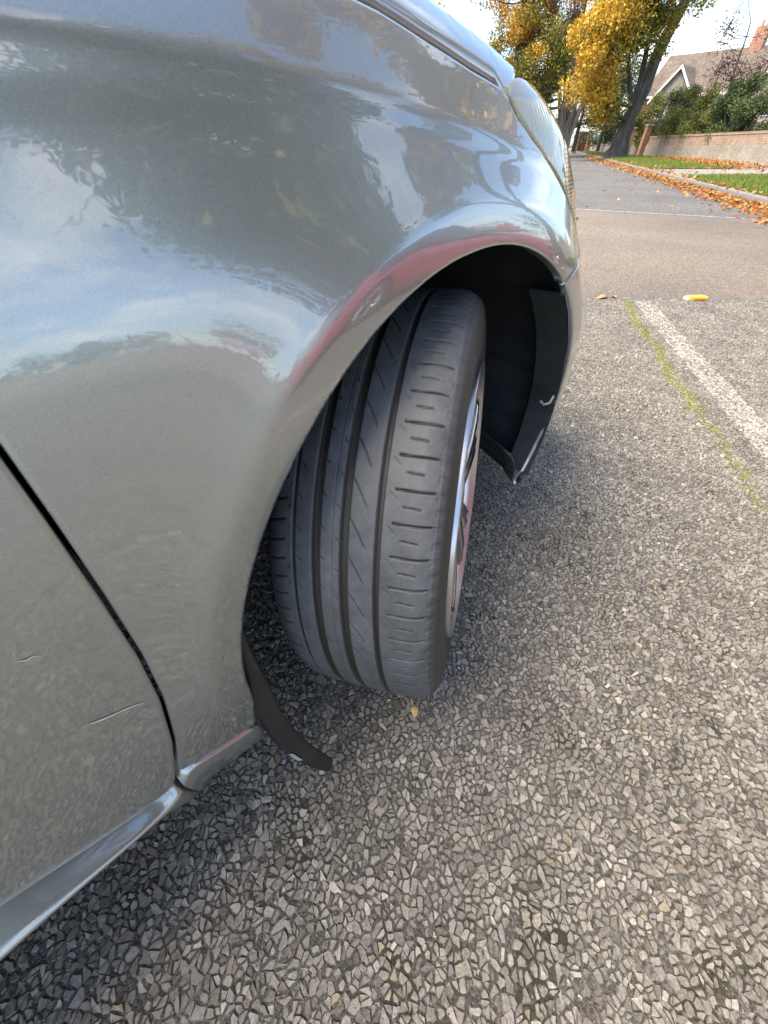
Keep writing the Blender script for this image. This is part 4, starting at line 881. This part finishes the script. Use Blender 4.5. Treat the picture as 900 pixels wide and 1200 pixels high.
# trees round the car park, overhead and to the right of the view: the paintwork mirrors them
def elmin(az): return 11+min(29, max(0, az-98)*1.2)+max(0, 62-az)*.3
spec = [((8.3, -.4), (80, 112), OLV+GRN+DKG, 70, 'broad orange-green tree overhanging the right of the car park'), ((8.4, 4.6), (44, 80), ORG+OLV+YEL, 34, 'orange tree by the footpath right of the junction'), ((5.2, -6.6), (110, 150), OLV+GRN, 72, 'broad olive tree behind the parking bay')]
for (x, y), (a0, a1), pal, ncl, lab in spec:
    cl = []
    while len(cl) < ncl:
        az = random.uniform(a0, a1); el = random.uniform(elmin(az)+5, 74); d = random.uniform(6.2, 11.5); 
        h_ = d*math.tan(math.radians(el))+.76
        if h_ > 11 : continue
        cl.append((d*math.sin(math.radians(az))-x, d*math.cos(math.radians(az))-y, h_))
    limb_tree('car_park_tree', (x, y, .0), [([(0, 0, 0), (.1, .1, 2), (0, .2, 6)], .24, .1), ([(0, 0, 2), (-1, .6, 4), (-1.6, .9, 7)], .12, .05), ([(0, 0, 2.2), (1, -.6, 4), (1.5, -1, 7)], .12, .05)], cl, .70 if a0 < 60 else .95, 620, .14, lambda c: pal, lab, group='trees round the car park', twigs=2)
# long hedge behind the car-park end of the wall
hd = tag(empty('garden_hedge', (0, 0, 0)), 'long green hedge behind the garden wall to the right of the car park', 'hedge'); cs = []
for k in range(150):
    yy = random.uniform(-26, 17); xw = float(np.interp(yy, WALL[:, 1], WALL[:, 0])); cs.append((xw+random.uniform(.6, 2.0), yy, random.uniform(.9, 2.45)+.25*math.sin(yy*.9)))
mb = MB()
for k in range(40): yy = -26+k*1.07; xw = float(np.interp(yy, WALL[:, 1], WALL[:, 0])); mb.tube([(xw+1.2, yy, .1), (xw+1.25, yy+.1, 1.2), (xw+1.2, yy, 2.2)], [.05, .04, .02], 6)
ob_ = mb.build('stems', M['bark'], hd, True); ob_['kind'] = 'stuff'
crown_leaves(cs, .6, 240, .10, None, [GRN+DKG]*len(cs), hd, 'foliage')

# ------------------------------------------------------------------ house
M['tile'] = ground_mat('brown_roof_tile', [(.12, .095, .078), (.165, .132, .108), (.22, .175, .145)], 5, .4, .03); M['white'] = mat('white_gloss_paint', (.8, .8, .78), .4); M['pane'] = mat('window_pane', (.03, .035, .04), .06, 0., Coat_Weight=1.)
def house(loc, rz, label, sx_, sy_, eave, ridge, gables, chim):
    h = tag(empty('house', loc, rz), label, 'house')
    def wall(name, a, b):
        me = box_mesh(name, b[0]-a[0], b[1]-a[1], b[2]-a[2], 0, ((a[0]+b[0])/2, (a[1]+b[1])/2, (a[2]+b[2])/2)); uv = me.uv_layers.new(name='uv')
        for lp in me.loops: c = me.vertices[lp.vertex_index].co; uv.data[lp.index].uv = (c.x+c.y, c.z)
        return obj(name, me, M['brick_red'], h)
    wall('wall', (0, 0, 0), (sx_, sy_, eave))
    o = .35; mb = MB(); V = [(-o, -o, eave-.05), (sx_+o, -o, eave-.05), (sx_+o, sy_+o, eave-.05), (-o, sy_+o, eave-.05), (-o, sy_/2, ridge), (sx_+o, sy_/2, ridge)]
    mb.add(V, [(0, 1, 5, 4), (2, 3, 4, 5), (0, 4, 3), (1, 2, 5), (0, 3, 2, 1)]); rf = mb.build('roof', M['tile'], h)
    mb = MB(); mb.box((-o, -o-.06, eave-.16), (sx_+o, -o, eave)); mb.build('gutter', M['white'], h)
    for gx, gw, gh in gables:
        mb = MB(); y0 = -.9; V = [(gx, y0, 0), (gx+gw, y0, 0), (gx+gw, y0, eave-.2), (gx, y0, eave-.2), (gx+gw/2, y0, eave-.2+gh), (gx, .1, 0), (gx+gw, .1, 0), (gx+gw, .1, eave-.2), (gx, .1, eave-.2)]
        mb.add(V, [(0, 1, 2, 4, 3), (0, 3, 8, 5), (1, 6, 7, 2)]); mb.build('gable_wall', M['render'], h)
        mb = MB(); a = (gx-.3, y0-.25, eave-.4); p = (gx+gw/2, y0-.25, eave-.2+gh+.12); b = (gx+gw+.3, y0-.25, eave-.4); ax = lambda q: (q[0], sy_/2, q[2]); mb.add([a, p, ax(p), ax(a)], [(0, 1, 2, 3)]); mb.add([p, b, ax(b), ax(p)], [(0, 1, 2, 3)]); mb.build('gable_roof', M['tile'], h)
        for q in ((a, p), (p, b)):
            d = np.array(q[1])-np.array(q[0]); mb = MB(); z = np.array([0, 0, -.22]); f = np.array([0, -.05, 0]); A, B = np.array(q[0]), np.array(q[1]); mb.add([A, B, B+z, A+z, A+f, B+f, B+z+f, A+z+f], [(0, 1, 2, 3), (4, 7, 6, 5), (0, 4, 5, 1), (3, 2, 6, 7)]); mb.build('bargeboard', M['white'], h)
        for k in (.22, .56):
            mb = MB(); mb.box((gx+gw*k, y0-.04, eave-1.6), (gx+gw*(k+.22), y0+.02, eave-.5)); f = mb.build('window', M['white'], h); mb = MB(); mb.box((gx+gw*k+.06, y0-.05, eave-1.54), (gx+gw*(k+.22)-.06, y0-.042, eave-.56)); mb.build('pane', M['pane'], f)
    for k in range(4):
        x = 1.0+k*sx_/4.3; mb = MB(); mb.box((x, -.05, eave-1.7), (x+1.1, .03, eave-.5)); f = mb.build('window', M['white'], h); mb = MB(); mb.box((x+.07, -.06, eave-1.63), (x+1.03, -.052, eave-.57)); mb.build('pane', M['pane'], f)
    for cx, cz in chim:
        wl = wall('chimney', (cx, sy_/2-.4, ridge-.6), (cx+.95, sy_/2+.4, cz)); 
        for q in (.2, .6): mb = MB(); mb.tube([(cx+q, sy_/2, cz), (cx+q, sy_/2, cz+.35)], .11, 8); mb.build('chimney_pot', M['brick_red'], h)
    return h
house((25.5, 55.5, .2), math.radians(-48), 'brick house with brown tiled roof, white bargeboards and chimney behind the hedge', 15, 7, 4.0, 6.9, [(1.2, 3.4, 1.9), (8.6, 6.5, 3.3)], [(6.3, 8.0)])

# ------------------------------------------------------------------ small things on the ground
M['dryleaf'] = mat('dry_leaf', (.50, .33, .13), .6)
def small_leaf(name, loc, rz, size, label, mcol, stalk=True):
    o_ = tag(empty(name, loc, rz), label, 'leaf'); V = []; F = []; n = 7
    for i in range(n):
        t = i/(n-1); w = .36*math.sin(math.pi*min(1, t*.93+.05))**.8*size; z = .10*size*math.sin(t*5)
        V += [(-w, (t-.5)*size, z+.30*w), (0, (t-.5)*size, z), (w*.9, (t-.5)*size, z+.42*w)]
    for i in range(n-1):
        for j in range(2): F.append((i*3+j, i*3+j+1, i*3+j+4, i*3+j+3))
    ob = obj('blade', mesh('blade', V, F, True), mcol, o_); s = ob.modifiers.new('t', 'SOLIDIFY'); s.thickness = .0006
    if stalk: mb = MB(); mb.tube([(0, -.5*size, .0), (.06*size, -.8*size, .10*size), (.02*size, -1.15*size, .04*size)], .0011, 6); mb.build('stalk', mcol, o_)
small_leaf('dry_leaf', (.058, .252, .010), 3.3, .020, 'small dry yellow leaf with a stalk on the ground behind the tyre', M['dryleaf'])
M['redleaf'] = mat('orange_leaf', (.50, .25, .10), .6)
small_leaf('fallen_leaf', (1.49, 2.915, .008), 1.4, .075, 'orange fallen leaf on the road joint near the moss', M['redleaf'], False); small_leaf('fallen_leaf', (1.58, 2.935, .008), .5, .05, 'smaller orange leaf on the road joint nearest the bay line', M['redleaf'], False)
M['stud_y'] = mat('yellow_road_stud', (.85, .58, .05), .4); M['stud_o'] = mat('orange_reflector', (.75, .28, .02), .3); M['stud_w'] = mat('white_reflector', (.8, .78, .7), .3)
st = tag(empty('road_stud', (2.128, 2.899, .003), .03), 'small yellow road marker with an orange stripe on the road joint', 'road marker')
obj('housing', box_mesh('housing', .125, .055, .024, .006, (0, 0, .012)), M['stud_y'], st); obj('reflector', box_mesh('reflector', .08, .004, .012, .001, (.008, -.0285, .011)), M['stud_o'], st); obj('end_cap', box_mesh('end_cap', .02, .05, .018, .004, (-.066, 0, .010)), M['stud_w'], st)

# ------------------------------------------------------------------ red car parked alongside, outside the frame, mirrored in the arch and bumper
red = empty('red_parked_car', (CAR[0], CAR[1], 0), -CAR_AZ); off = Vector((3.6, 4.5, 0)); off.rotate(Matrix.Rotation(-CAR_AZ, 3, 'Z')); red.location = Vector((CAR[0], CAR[1], 0))+off
tag(red, 'red hatchback parked alongside the grey car', 'car')
def copy_tree(o, parent):
    c = o.copy(); COL.objects.link(c); c.parent = parent
    if c.type == 'MESH' and c.material_slots and c.material_slots[0].material is M['paint']:
        c.material_slots[0].link = 'OBJECT'; c.material_slots[0].material = M['paint_red']
    for ch in children(o): copy_tree(ch, c)
for ch in children(car):
    if ch.name.split('.')[0] not in ('scratch', 'rubber_mud_strip', 'hook_clip', 'flange_patch'): copy_tree(ch, red)
